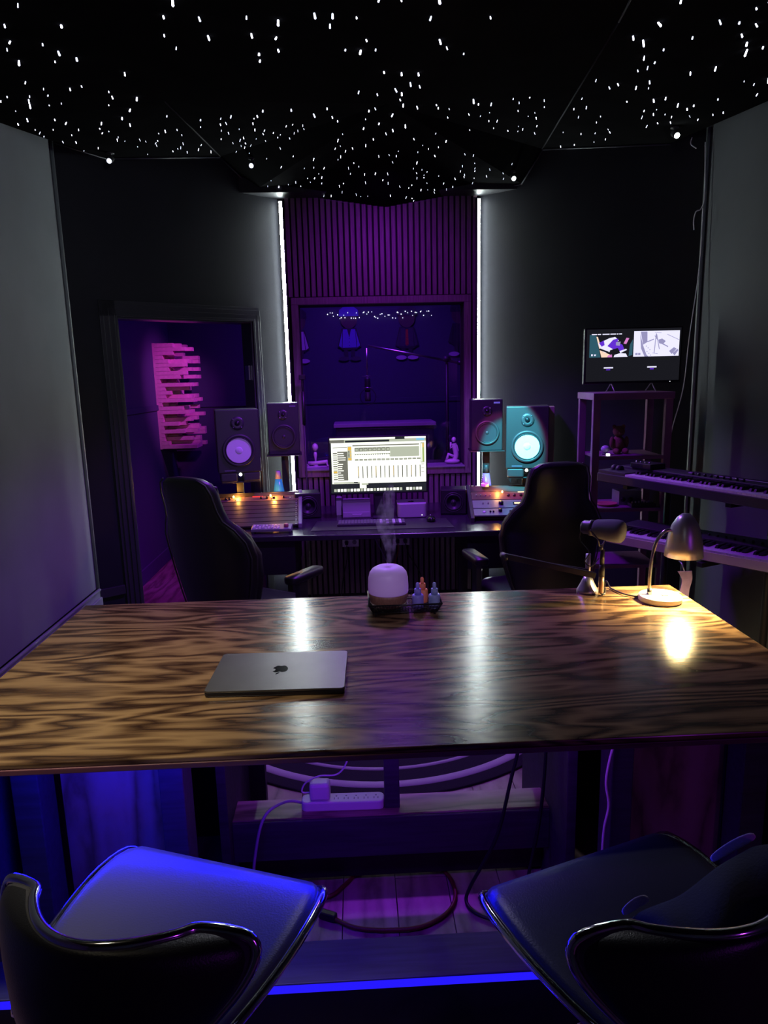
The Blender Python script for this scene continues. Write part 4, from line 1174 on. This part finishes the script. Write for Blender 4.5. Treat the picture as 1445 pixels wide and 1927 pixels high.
def gaming_chair(label, loc, rz, lean=R(10), arms=True, grp='black gaming chairs'):
    t = thing('gaming_chair', label, 'chair', loc, rz, grp)
    prof = [(.46, .17, .045, 0), (.50, .20, .06, .01), (.60, .235, .06, .03), (.72, .265, .06, .05), (.84, .285, .058, .065), (.92, .275, .055, .06), (.985, .235, .052, .045), (1.03, .19, .052, .025), (1.08, .175, .052, .02), (1.16, .168, .050, .015), (1.21, .150, .045, .01), (1.235, .11, .03, 0), (1.242, .05, .012, 0)]
    sl = math.tan(lean)
    MB().loft([seat_ring(w_, t_, -.24 - (z - .46) * sl, z, wg) for (z, w_, t_, wg) in prof]).build('backrest', 'leather_black', t)
    # inner panel and wings
    for s_ in (-1, 1):
        MB().loft([[(s_ * (x0 + .035 * math.cos(a)), -.17 - (z - .46) * sl + y0 + .05 * math.sin(a) * k_, z) for a in [2 * PI * q / 16 for q in range(16)]] for (z, x0, y0, k_) in ((.52, .16, 0, .4), (.60, .19, .01, .9), (.72, .225, .02, 1.1), (.84, .24, .02, 1.1), (.94, .22, .005, .8), (1.0, .18, -.01, .3))]).build('side_bolster', 'leather_black', t)
    MB().loft([seat_ring(.13, .022, -.175 - (z - .46) * sl, z) for z in (1.05, 1.07, 1.12, 1.17, 1.19)]).build('head_cushion', 'leather_black', t)
    bl = MB().tube([(w_, -.295 - (z - .46) * sl + wg + .02, z) for (z, w_, t_, wg) in prof[1:12]], .004, 6)
    bl.tube([(-w_, -.295 - (z - .46) * sl + wg + .02, z) for (z, w_, t_, wg) in prof[1:12]], .004, 6)
    bl.build('piping', 'charcoal', t)
    MB().loft([[(x * k_, .02 + y * k_, z) for x, y in rrect(.50, .50, .09, 5)] for (z, k_) in ((.38, .9), (.40, 1), (.46, 1), (.485, .93), (.49, .8))]).build('seat_cushion', 'leather_black', t)
    MB().lathe([(.03, .09), (.03, .25), (.018, .26), (.018, .38)], 16).build('gas_lift', 'charcoal', t)
    for k in range(5):
        a = 2 * PI * k / 5 + .3; c, s_ = math.cos(a), math.sin(a)
        mb = MB(); bar(mb, (c * .03, s_ * .03, .115), (c * .29, s_ * .29, .075), .045, .03)
        lg = mb.build('base_leg', 'black', t, bevel=.004)
        MB().lathe([(.027, -.02), (.027, .02)], 16, (c * .29, s_ * .29, .027), (-s_, c, 0)).cyl((c * .29, s_ * .29, .03), (c * .29, s_ * .29, .07), .006, 8).build('castor', 'rubber', lg)
    if arms:
        for s_ in (-1, 1):
            ap = MB().loft([[(s_ * .325 + x * kx, .06 + y, z) for x, y in rrect(.085, .27, .03, 4)] for (z, kx) in ((.652, .85), (.660, 1), (.680, 1), (.688, .85))]).build('armrest', 'leather_black', t)
            MB().box((s_ * .325, .03, .54), (.035, .07, .23)).box((s_ * .285, .03, .42), (.12, .06, .025)).build('arm_post', 'charcoal', ap, bevel=.005)
    return t


gaming_chair('black gaming chair left of centre turned toward the desk', (-.60, 3.68, .0145), R(-33), R(13))
gaming_chair('black gaming chair right of centre seen from behind', (.99, 3.80, .0145), R(10), R(5))

# ------------------------------------------------------------ rack shelf and television
sh_ = thing('shelf_unit', 'open purple framed shelf unit below the television', 'shelf', (1.62, 4.0, 0), R(-3))
for (x, y) in ((-.21, 0), (.21, 0), (-.21, .30), (.21, .30)):
    MB().span((x - .021, y - .0, 0), (x + .021, y + .035, 1.545)).build('post', 'shelf_frame', sh_, bevel=.002)
MB().span((-.235, -.01, 1.545), (.235, .345, 1.585)).build('top_board', 'shelf_frame', sh_, bevel=.003)
for z in (1.215, .90, .55, .15):
    MB().span((-.189, .0, z - .02), (.189, .335, z)).build('shelf_board', 'shelf_frame', sh_, bevel=.002)
tv = thing('television', 'small television showing two camera pictures on the shelf unit', 'television', (1.645, 4.10, 1.585), R(-2))
MB().span((-.287, 0, .050), (.287, .035, .372)).build('bezel', 'black_gloss', tv, bevel=.003)
MB().span((-.2, .035, .09), (.2, .06, .3)).build('rear_shell', 'black', tv, bevel=.01)
for s_ in (-1, 1):
    MB().tube([(s_ * .12, -.06, .003), (s_ * .12, .012, .055), (s_ * .12, .10, .003)], .003, 6).build('foot', 'steel', tv)
tvm = ['tv_black', 'tv_white', 'tv_lilac', 'tv_teal', 'tv_purple', 'tv_pink', 'tv_cream']
mb = MB()
TWd, THt = .552, .300


def tq(pts, m_, l_):
    y = -.0006 - l_ * .0003
    P = [(-TWd / 2 + u * TWd, y, .365 - v * THt) for u, v in pts]
    mb.add(P, [tuple(range(len(P)))], m_)


def tr(u0, v0, u1, v1, m_, l_): tq([(u0, v0), (u1, v0), (u1, v1), (u0, v1)], m_, l_)


tr(0, 0, 1, 1, 0, 0)
tr(.02, .06, .49, .535, 0, 1); tq([(.03, .10), (.10, .12), (.15, .535), (.03, .535)], 3, 2); tq([(.10, .14), (.115, .14), (.19, .535), (.16, .535)], 6, 3)
tq([(.12, .27), (.24, .17), (.30, .15), (.34, .22), (.27, .30), (.28, .42), (.20, .45), (.15, .40)], 1, 3); tq([(.13, .26), (.18, .21), (.19, .30), (.16, .33)], 4, 4)
tq([(.22, .32), (.28, .20), (.33, .18), (.33, .26), (.38, .30), (.40, .38), (.33, .46), (.30, .40)], 4, 4); tq([(.25, .40), (.33, .36), (.36, .44), (.30, .49), (.24, .47)], 0, 5)
tq([(.42, .17), (.45, .18), (.42, .29), (.39, .28)], 5, 4); tq([(.17, .42), (.27, .50), (.24, .535), (.18, .535)], 6, 4); tq([(.23, .50), (.27, .48), (.275, .535), (.22, .535)], 5, 5)
tq([(.30, .49), (.36, .46), (.42, .47), (.44, .535), (.29, .535)], 1, 5); tq([(.35, .42), (.42, .38), (.43, .40), (.36, .46)], 1, 6); tq([(.31, .25), (.36, .24), (.35, .32), (.31, .31)], 2, 6)
tq([(.46, .30), (.49, .20), (.49, .50), (.45, .52)], 3, 3); tq([(.14, .36), (.24, .43), (.22, .45), (.13, .39)], 0, 6)
tr(.50, .05, .985, .535, 1, 1); tq([(.57, .06), (.64, .06), (.645, .26), (.60, .31)], 2, 2); tq([(.565, .10), (.60, .32), (.64, .50), (.66, .535), (.62, .535), (.58, .38)], 2, 3)
tq([(.64, .25), (.71, .20), (.715, .215), (.645, .265)], 2, 3); tq([(.76, .22), (.80, .20), (.84, .25), (.81, .31), (.77, .29)], 2, 3); tq([(.81, .29), (.87, .35), (.865, .365), (.80, .305)], 2, 4)
for (a, b) in (((.735, .10), (.72, .48)), ((.74, .12), (.775, .40)), ((.72, .08), (.79, .09)), ((.735, .10), (.74, .20)), ((.85, .12), (.98, .23)), ((.70, .47), (.76, .49)), ((.72, .14), (.75, .22))):
    dx, dy = b[0] - a[0], b[1] - a[1]; l_ = math.hypot(dx, dy); n_ = (-dy / l_ * .004, dx / l_ * .004)
    tq([(a[0] - n_[0], a[1] - n_[1]), (b[0] - n_[0], b[1] - n_[1]), (b[0] + n_[0], b[1] + n_[1]), (a[0] + n_[0], a[1] + n_[1])], 2, 5)
tq([(.88, .44), (.93, .37), (.96, .40), (.91, .50)], 2, 3); tq([(.92, .48), (.97, .40), (.98, .43), (.94, .53)], 2, 3)
for k in range(6): tr(.63 + .02 * (k % 3) + .01 * (k // 3), .33 + .035 * k, .64 + .02 * (k % 3) + .01 * (k // 3), .345 + .035 * k, 2, 4)
u = .05   # caption line, camera icons, two notices
for wds in (.055, .035, .0, .075, .06, .018, .03):
    if wds: tr(u, .085, u + wds, .105, 1, 7)
    u += wds + .008
tr(.05, .47, .067, .505, 1, 7); tq([(.078, .475), (.103, .475), (.097, .505), (.084, .505)], 1, 7); tr(.52, .465, .545, .505, 2, 6); tr(.55, .465, .575, .505, 2, 6)
tr(.19, .725, .29, .75, 1, 3); tr(.215, .765, .26, .785, 4, 3); tr(.655, .725, .755, .75, 1, 3); tr(.685, .765, .725, .785, 4, 3)
mb.build('screen', tvm, tv, fix=False)
MB().lathe([(.002, 0), (.002, .001)], 8, (.225, 0, .057), (0, -1, 0)).build('power_light', 'dot_white', tv)

# things on the shelf unit
pl = thing('plush_bear', 'dark plush toy sitting on the upper shelf', 'toy', (1.60, 4.16, 1.215), 0)


def blob(mb, c, r_, n=14, m_=8):
    rings_ = []
    for j in range(1, m_):
        a = PI * j / m_; rings_.append((r_[0] * math.sin(a), r_[2] * -math.cos(a)))
    mb.lathe([(0, -1)] + [(x / r_[0], z / r_[2]) for x, z in rings_] + [(0, 1)], n)
    k0 = len(mb.v) - n * (m_ + 1)
    for i in range(k0, len(mb.v)):
        x, y, z = mb.v[i]; mb.v[i] = (c[0] + x * r_[0], c[1] + y * r_[1], c[2] + z * r_[2])
    return mb


mb = MB(); blob(mb, (0, 0, .055), (.042, .038, .055)); mb.build('body', 'plush', pl)
mb = MB(); blob(mb, (0, -.005, .135), (.036, .034, .034)); blob(mb, (-.028, 0, .162), (.013, .008, .013)); blob(mb, (.028, 0, .162), (.013, .008, .013)); blob(mb, (0, -.036, .127), (.014, .010, .010)); mb.build('head', 'plush', pl)
for s_ in (-1, 1):
    mb = MB(); blob(mb, (s_ * .045, -.015, .07), (.014, .014, .035)); mb.build('arm', 'plush', pl)
    mb = MB(); blob(mb, (s_ * .028, -.045, .018), (.018, .035, .018)); mb.build('leg', 'plush', pl)
hp = thing('small_camera', 'small rounded device left of the plush toy', 'device', (1.50, 4.10, 1.215))
mb = MB(); blob(mb, (0, 0, .035), (.026, .026, .022)); mb.build('head', 'lava_cap', hp)
MB().lathe([(.020, 0), (.018, .008), (.008, .014)], 20).build('foot', 'charcoal', hp)
tag(MB().span((1.485, 4.028, 1.216), (1.503, 4.045, 1.228)).build('glowing_tag', 'dot_white'), 'tiny glowing tag at the left of the upper shelf', 'tag')  # tag given a glow of its own, though no lamp
tag(MB().lathe([(.028, 0), (.055, .006), (.062, .016), (.058, .016), (.05, .010), (0, .008)], 32, (1.53, 4.12, .90)).build('shallow_dish', 'plate_pink'), 'pink shallow dish at the left of the lower shelf', 'dish')
bxx = thing('knob_box', 'small box with two round dials on the lower shelf', 'audio unit', (1.66, 4.16, .90))
MB().span((-.06, -.05, 0), (.08, .07, .085)).build('case', 'rack_face', bxx, bevel=.002)
for x in (-.035, .012): MB().lathe([(.014, 0), (.014, .004)], 20, (x, -.050, .035), (0, -1, 0)).build('dial', 'key_black', bxx)
mxr = thing('small_mixer', 'small flat mixer with pale knobs on the lower shelf', 'mixer', (1.72, 4.07, .90))
MB().span((-.075, -.05, 0), (.075, .02, .022)).build('case', 'synth_body', mxr, bevel=.002)
for k in range(7):
    MB().lathe([(.006, 0), (.005, .012), (0, .012)], 10, (-.06 + .02 * k, -.02, .022)).build('knob', 'lava_cap', mxr)

# ------------------------------------------------------------ synthesizers on a stand


def synth(name, loc, rz, length, depth, key0, nwhite, label, kw=.0235, keydepth=.13, tall=.075, tiltx=0):
    t = thing(name, label, 'synthesizer', loc, (tiltx, 0, rz), 'keyboards on the black stand')
    # local x along the keys, y away from the player
    MB().span((0, -.010, 0), (length, depth, tall * .62)).span((0, keydepth + .01, tall * .4), (length, depth, tall)).span((0, 0, tall * .4), (key0 - .003, keydepth + .01, tall * .85)).build('body', 'synth_body', t, bevel=.004)
    me = None
    for k in range(nwhite):
        if me is None:
            o = MB().span((.0006, -.006, tall * .60), (kw - .0006, keydepth, tall * .76)).build('white_key', 'key_white', t, bevel=.0012); me = o.data; 
        else:
            o = bpy.data.objects.new('white_key', me); COL.objects.link(o); o.parent = t
        o.location = (key0 + k * kw, 0, 0)
    me = None
    for k in range(nwhite - 1):
        if k % 7 in (2, 6): continue
        if me is None:
            o = MB().add([(-.0065, .045, tall * .76), (.0065, .045, tall * .76), (.0065, keydepth, tall * .76), (-.0065, keydepth, tall * .76), (-.005, .052, tall * .93), (.005, .052, tall * .93), (.005, keydepth, tall * .93), (-.005, keydepth, tall * .93)],
                         [(0, 1, 2, 3), (4, 5, 6, 7), (0, 1, 5, 4), (2, 3, 7, 6), (1, 2, 6, 5), (3, 0, 4, 7)]).build('black_key', 'key_black', t); me = o.data
        else:
            o = bpy.data.objects.new('black_key', me); COL.objects.link(o); o.parent = t
        o.location = (key0 + (k + 1) * kw, 0, 0)
    return t


ang1 = math.atan2(-.905, .39)
u1 = synth('synthesizer', (1.320, 3.70, 1.12), ang1, 1.15, .27, .20, 36, 'upper black synthesizer keyboard at the right of the room')
for k in range(9): MB().lathe([(.007, 0), (.006, .012), (0, .012)], 12, (.48 + k * .035, .165, .075)).build('knob', 'key_black', u1)
MB().lathe([(.022, -.01), (.022, .01)], 20, (.05, .07, .067), (1, 0, 0)).lathe([(.022, -.01), (.022, .01)], 20, (.085, .07, .067), (1, 0, 0)).build('pitch_wheel', 'charcoal', u1)
MB().span((.56, .215, .075), (1.0, .222, .0765)).span((.42, .20, .075), (.455, .215, .0765)).build('label_strip', 'white_plastic', u1)
pb = thing('effects_box', 'small black box on the upper synthesizer left end', 'audio unit', (1.320, 3.70, 1.195), ang1)
MB().span((.10, .13, .0005), (.24, .24, .028)).build('case', 'black', pb, bevel=.003)
for k in range(4): MB().lathe([(.005, 0), (.004, .008), (0, .008)], 10, (.12 + k * .03, .155, .028)).build('knob', 'steel', pb)
ang2 = math.atan2(-.80, .60)
u2 = synth('synthesizer', (1.235, 3.34, .865), ang2, .98, .30, .02, 40, 'lower pale fronted synthesizer keyboard under the upper one', tall=.07)
MB().span((.02, -.017, .006), (.98, -.0105, .045)).build('front_rail', 'lamp_base', u2)
for k in range(14): MB().lathe([(.006, 0), (.005, .010), (0, .010)], 10, (.35 + k * .04, .20, .07)).build('knob', 'key_black', u2)
ks = thing('keyboard_stand', 'black two tier stand carrying both synthesizers', 'stand', (1.55, 3.1, 0))


def P1(l_, d_): c, s_ = math.cos(ang1), math.sin(ang1); return (1.32 + c * l_ - s_ * d_ - 1.55, 3.70 + s_ * l_ + c * d_ - 3.1)


for l_ in (.18, .80):
    a, b = P1(l_, .02), P1(l_, .335)
    mb = MB(); bar(mb, (*a, 1.107), (*b, 1.107), .03, .022); bar(mb, (*b, 1.1), (*b, .02), .03, .03) if False else None
    mb.cyl((*b, 0.0), (*b, 1.10), .018, 12); mb.build('upright', 'black', ks)
    mb = MB(); a2 = P1(l_, -.12); bar(mb, (*a2, .015), (*P1(l_, .36), .015), .03, .03); mb.build('foot', 'black', ks, bevel=.003)
    mb = MB(); bar(mb, (*b, .852), (*P1(l_, -.14), .852), .03, .022); mb.build('support_arm', 'black', ks, bevel=.002)
tag(MB().box((1.62, 3.05, .25), (.22, .42, .38), 0, (0, 0, R(-24))).build('instrument_case', 'synth_body', bevel=.02), 'dark instrument case on the floor below the synthesizers', 'case')
sp_ = thing('purple_strap', 'purple patterned strap hanging below the lamp shade', 'strap', (1.42, 2.86, 0))
pts = spline([(0, 0, .84), (.012, 0, .80), (.004, 0, .75), (.0, 0, .70), (.012, 0, .66), (.02, 0, .58), (.02, 0, .52)], 6)
rings = []
for k, p in enumerate(pts):
    u_ = k / (len(pts) - 1); w_ = .032 - .014 * math.sin(PI * min(1, u_ * 1.6)) + .008 * u_
    rings.append([(p.x - w_, 0, p.z), (p.x - w_, .004, p.z), (p.x + w_, .004, p.z), (p.x + w_, 0, p.z)])
MB().loft(rings, sm=False).build('band', 'strap_purple', sp_)
MB().tube([(0, .002, .835), (.0, .03, .865), (.0, .06, .87)], .003, 6).build('hook', 'steel', sp_)

# cables in the right corner
wire('white_wire', [(1.99, 4.24, 3.02), (1.975, 4.22, 2.98), (2.0, 4.20, 2.95)], .003, 'cord_white', 'short curled white wire at the right ceiling corner', 'wire')
wire('white_wire', [(2.045, 4.19, 2.98), (2.05, 4.17, 2.7), (2.035, 4.17, 2.62), (2.0, 4.16, 2.60), (1.985, 4.15, 2.55), (1.99, 4.15, 2.50)], .003, 'cord_white', 'white wire looping halfway up the right corner', 'wire')
wire('white_wire', [(2.045, 4.17, 2.62), (2.04, 4.16, 2.3), (2.0, 4.15, 1.9), (1.98, 4.15, 1.6), (1.93, 4.16, 1.35), (1.90, 4.18, 1.1)], .003, 'cord_white', 'long white wire hanging beside the television', 'wire')

# ------------------------------------------------------------ things in the live room
dp = thing('wood_block_diffuser', 'pink lit sound diffuser of staggered wooden blocks beyond the doorway', 'sound diffuser', (-1.87, 6.92, 1.08))
MB().span((0.0, -.23, 0), (.02, .25, .99)).build('backing', 'foam_pink', dp)
rows_, cols_ = 27, 6
rnd = random.Random(11)
mesh_cache = {}
for r_ in range(rows_):
    for c in range(cols_):
        ln = rnd.choice((.03, .03, .07, .12, .17, .22, .28, .33))
        if ln not in mesh_cache:
            o = MB().span((.02, 0, 0), (.02 + ln, .078, .0345)).build('block', 'foam_pink', dp, bevel=.0015); mesh_cache[ln] = o.data
        else:
            o = bpy.data.objects.new('block', mesh_cache[ln]); COL.objects.link(o); o.parent = dp
        o.location = (0, -.23 + c * .08, .004 + r_ * .0365)

bm_ = thing('booth_boom_stand', 'tall boom microphone stand behind the window', 'microphone stand', (.836, 6.3, 0))
MB().cyl((0, 0, .02), (0, 0, 1.86), .014, 12).build('pole', 'black', bm_)
MB().cyl((-.70, 0, 1.985), (.13, 0, 1.815), .010, 12).build('boom', 'steel', bm_)
MB().cyl((-.02, -.02, 1.855), (.02, .02, 1.855), .025, 14).build('clutch', 'charcoal', bm_)
MB().cyl((.10, 0, 1.822), (.17, 0, 1.808), .022, 14).build('counterweight', 'black', bm_)
for k in range(3):
    a = 2 * PI * k / 3 + .4; MB().cyl((0, 0, .12), (math.cos(a) * .32, math.sin(a) * .32, .012), .010, 10).build('leg', 'black', bm_)
cm = thing('condenser_microphone', 'hanging condenser microphone with pop filter behind the window', 'microphone', (.12, 6.3, 1.60))
MB().lathe([(.022, -.02), (.026, 0), (.026, .09), (.024, .10), (.018, .11)], 20).build('body', 'charcoal', cm)
MB().lathe([(.026, -.10), (.028, -.08), (.028, -.025), (.022, -.02)], 20).build('grille', 'mic_body', cm)
mb = MB()
for z in (.02, .12): mb.tube([(.045 * math.cos(a), .045 * math.sin(a), z) for a in [2 * PI * k / 20 for k in range(20)]], .003, 6, closed=True)
mb.cyl((0, 0, .11), (0, 0, .365), .008, 8); mb.build('shock_mount', 'steel', cm)
MB().tube([(.07 * math.cos(a), -.07, -.06 + .07 * math.sin(a)) for a in [2 * PI * k / 28 for k in range(28)]], .003, 6, closed=True).build('pop_filter', 'black', cm)
cabn = thing('upright_cabinet', 'dark upright cabinet in the live room behind the monitor', 'cabinet', (.28, 6.9, 0))
MB().span((-.47, -.18, .05), (.48, .22, 1.24)).build('body', 'decal_dark', cabn, bevel=.005)
MB().span((-.49, -.20, 1.24), (.50, .24, 1.275)).build('top_board', 'statue', cabn, bevel=.004)
MB().span((-.40, -.17, 0), (.41, .20, .05)).build('plinth', 'black', cabn)
MB().span((.001, -.184, .1), (.009, -.18, 1.20)).build('door_gap', 'black', cabn)


def figure_decal(x, z, label, coat, hat, shoes, tie=None, wide=1.0):
    t = thing('wall_cutout', label, 'wall decoration', (x, 7.284, z), 0, 'flat figure cutouts on the live room wall')

    def pl_(name, pts, d0, d1, mat): MB().prism([(a, b) for a, b in pts], d0, d1, 0, Matrix.Rotation(PI / 2, 4, 'X')).build(name, mat, t)
    circ = lambda cx, cy, rx, ry, n=24: [(cx + rx * math.cos(2 * PI * k / n), cy + ry * math.sin(2 * PI * k / n)) for k in range(n)]
    pl_('head', circ(0, .42, .085, .09), .0, .010, 'decal_skin')
    pl_('hat', [(-.10, .45), (.10, .45), (.095, .51), (.05, .545), (-.05, .545), (-.095, .51)], .010, .016, hat)
    pl_('coat_outline', [(-.075, .335), (.075, .335), (.12, .15), (.085, .135), (.075, .12), (-.075, .12), (-.085, .135), (-.12, .15)], 0, .008, 'decal_outline')
    pl_('coat', [(-.062, .322), (-.02, .322), (0, .24), (.02, .322), (.062, .322), (.072, .14), (-.072, .14)], .008, .013, coat)
    for s_ in (-1, 1):
        pl_('sleeve', [(s_ * .068, .31), (s_ * .078, .14), (s_ * .108, .16)] if s_ > 0 else [(s_ * .068, .31), (s_ * .108, .16), (s_ * .078, .14)], .008, .013, coat)
        pl_('shoe', circ(s_ * .06, .03, .055, .022), .004, .011, shoes)
        pl_('leg', [(s_ * .015, .05), (s_ * .055, .05), (s_ * .055, .12), (s_ * .015, .12)] if s_ > 0 else [(s_ * .055, .05), (s_ * .015, .05), (s_ * .015, .12), (s_ * .055, .12)], 0, .004, 'decal_outline')
    if tie: pl_('tie', [(-.012, .31), (.012, .31), (.016, .16), (0, .145), (-.016, .16)], .0135, .015, tie)
    for k in range(3): pl_('button', circ(0, .16 + .035 * k, .004, .004, 10), .0155, .017, 'decal_outline')


figure_decal(-.035, 1.875, 'flat wall figure in blue cardigan and blue cap', 'decal_cardigan', 'decal_cardigan', 'decal_dark')
figure_decal(.555, 1.875, 'flat wall figure in dark jacket with red tie', 'decal_dark', 'decal_dark', 'decal_white', 'decal_red')
figure_decal(-.56, 1.86, 'flat wall figure with pale coat cut off by window left edge', 'decal_white', 'decal_outline', 'decal_white')
figure_decal(1.10, 1.90, 'flat wall figure with dark coat by window right edge', 'decal_outline', 'decal_outline', 'decal_white')

sl = MB(); rs_ = random.Random(5)  # added row of glowing specks and thin line for dots in the window
for k in range(46):
    xx = -.26 + 1.08 * (k + rs_.random() * .9) / 46; zz = 2.33 + rs_.uniform(-.035, .035)
    sl.lathe([(0, -.004), (.0045, 0), (0, .004)], 6, (xx, 7.262, zz), (0, -1, 0), k % 2)
sl.tube([(-.27 + 1.1 * k / 30, 7.272, 2.345 + .02 * math.sin(k * 1.7)) for k in range(31)], .0015, 5, 2)
t = thing('glow_specks', 'row of tiny glowing specks added along live room wall top', 'string lights', (0, 0, 0))
o = sl.build('specks', ['star', 'star_soft', 'black'], t, kind='stuff')
# sill ornaments (between the room and the pane)
sm = thing('seated_statuette', 'small seated statuette at right of the window sill', 'statuette', (.735, YB + .06, WZ0 + .012))
mb = MB(); blob(mb, (0, 0, .02), (.06, .035, .02)); mb.build('rock', 'statue', sm)
mb = MB().tube(spline([(.02, 0, .03), (.03, 0, .07), (.02, 0, .12), (.012, 0, .155)], 5), .02, 10, rs=None)
blob(mb, (.012, 0, .185), (.017, .017, .021)); mb.tube([(.02, 0, .145), (-.015, -.01, .12), (-.01, 0, .165)], .007, 8).tube([(.025, 0, .05), (-.03, 0, .075), (-.045, 0, .02)], .012, 8).tube([(.03, 0, .145), (.045, 0, .10), (.02, 0, .07)], .008, 8)
mb.build('figure', 'statue', sm)
rf = thing('reclining_statuette', 'small reclining statuette at left of the window sill', 'statuette', (-.27, YB + .06, WZ0 + .012))
mb = MB().tube([(-.10, 0, .035), (-.04, 0, .035), (.02, 0, .042), (.05, 0, .045)], .014, 10); blob(mb, (.08, 0, .05), (.019, .015, .016)); mb.tube([(.04, 0, .045), (.05, -.02, .01), (.07, -.02, .03)], .006, 8).tube([(-.10, 0, .03), (-.10, 0, .012)], .010, 8)
mb.build('figure', 'statue', rf)
MB().span((-.11, -.02, 0), (.10, .02, .012)).build('base', 'statue', rf, bevel=.003)
bu = thing('round_headed_ornament', 'small round headed ornament behind the reclining statuette', 'ornament', (-.315, YB + .115, WZ0 + .012))
mb = MB().lathe([(.022, 0), (.02, .01), (.006, .02), (.008, .06), (.014, .09), (.010, .115)], 16); blob(mb, (0, 0, .15), (.024, .024, .03)); mb.build('body', 'statue', bu)

# ------------------------------------------------------------ under the table
ps = thing('power_strip', 'white power strip lying on the ledge under the table', 'power strip', (-.08, 2.085, .30), R(-1.5))
MB().prism(rrect(.275, .055, .020, 6), 0.0, .032).build('housing', 'white_plastic', ps, bevel=.004)
for k in range(6):
    x = -.055 + k * .033
    MB().span((x - .008, -.010, .032), (x - .005, .000, .0326)).span((x + .005, -.010, .032), (x + .008, .000, .0326)).lathe([(.003, 0), (.003, .0006)], 8, (x, .009, .032)).build('socket', 'grey_plastic', ps)
tag(MB().box((-.155, 2.085, .3645), (.068, .046, .062)).build('usb_charger', 'white_plastic', bevel=.010), 'white charger block plugged into the power strip', 'charger')
wire('charger_cord', [(-.19, 2.085, .355), (-.215, 2.085, .36), (-.20, 2.08, .395), (-.155, 2.075, .42), (-.09, 2.07, .43), (-.055, 2.07, .50), (-.05, 2.07, .66), (-.03, 2.07, .76), (-.02, 2.07, .83)], .0028, 'cord_white', 'thin white charger cord rising to the tabletop', 'cord')
wire('flex_cable', [(-.216, 2.088, .318), (-.27, 2.07, .335), (-.33, 2.00, .33), (-.365, 1.985, .20), (-.375, 1.97, .08), (-.37, 1.95, .012), (-.35, 1.90, .007)], .005, 'cable_purple', 'pale flex of the power strip bending down to floor', 'cord')
wire('extension_cord', [(-.12, 1.925, .012), (-.05, 1.885, .009), (.05, 1.868, .009), (.16, 1.875, .009), (.25, 1.93, .009), (.285, 2.02, .009), (.25, 2.13, .009), (.12, 2.22, .009), (.0, 2.19, .009), (-.08, 2.08, .009), (-.15, 2.02, .009), (-.3, 2.03, .009), (-.40, 2.07, .009)], .007, 'cord_red', 'dark red extension cord looped on the floor', 'cord', per=10)
tag(MB().box((-.137, 1.936, .014), (.06, .026, .024), 0, (0, 0, R(-25))).build('cord_connector', 'black', bevel=.006), 'black connector at the end of the extension cord', 'connector')
wire('black_cable', [(.505, 1.99, .83), (.495, 1.99, .60), (.46, 1.99, .42), (.42, 1.985, .24), (.37, 1.985, .13), (.33, 1.985, .05), (.315, 1.97, .009), (.34, 1.915, .009), (.42, 1.875, .009), (.52, 1.86, .009)], .006, 'cord_black', 'black cable curling on the floor right of the loop', 'cable')
wire('black_cable', [(.575, 1.99, .83), (.575, 1.99, .65), (.57, 1.99, .45), (.555, 1.985, .28), (.52, 1.97, .10), (.50, 1.96, .009), (.49, 1.90, .009)], .006, 'cord_black', 'straight black cable hanging by the right inner panel', 'cable')
wire('blue_white_wire', [(.692, 1.69, .832), (.685, 1.69, .76), (.665, 1.69, .68), (.655, 1.69, .60), (.665, 1.69, .53), (.655, 1.69, .46), (.652, 1.69, .38)], .0035, 'cord_white', 'thin pale wire dangling down the right inner leg', 'wire')
tag(MB().box((.565, 2.185, .16), (.07, .05, .08), 0, (0, 0, R(25))).build('wall_adapter', 'white_plastic', bevel=.004), 'white adapter block among black plugs under the table right', 'adapter')
tag(MB().box((.56, 2.25, .06), (.07, .12, .12), 0, (0, 0, R(10))).build('plug_tower', 'black', bevel=.008), 'black plug box under the white adapter on the floor', 'plug box')
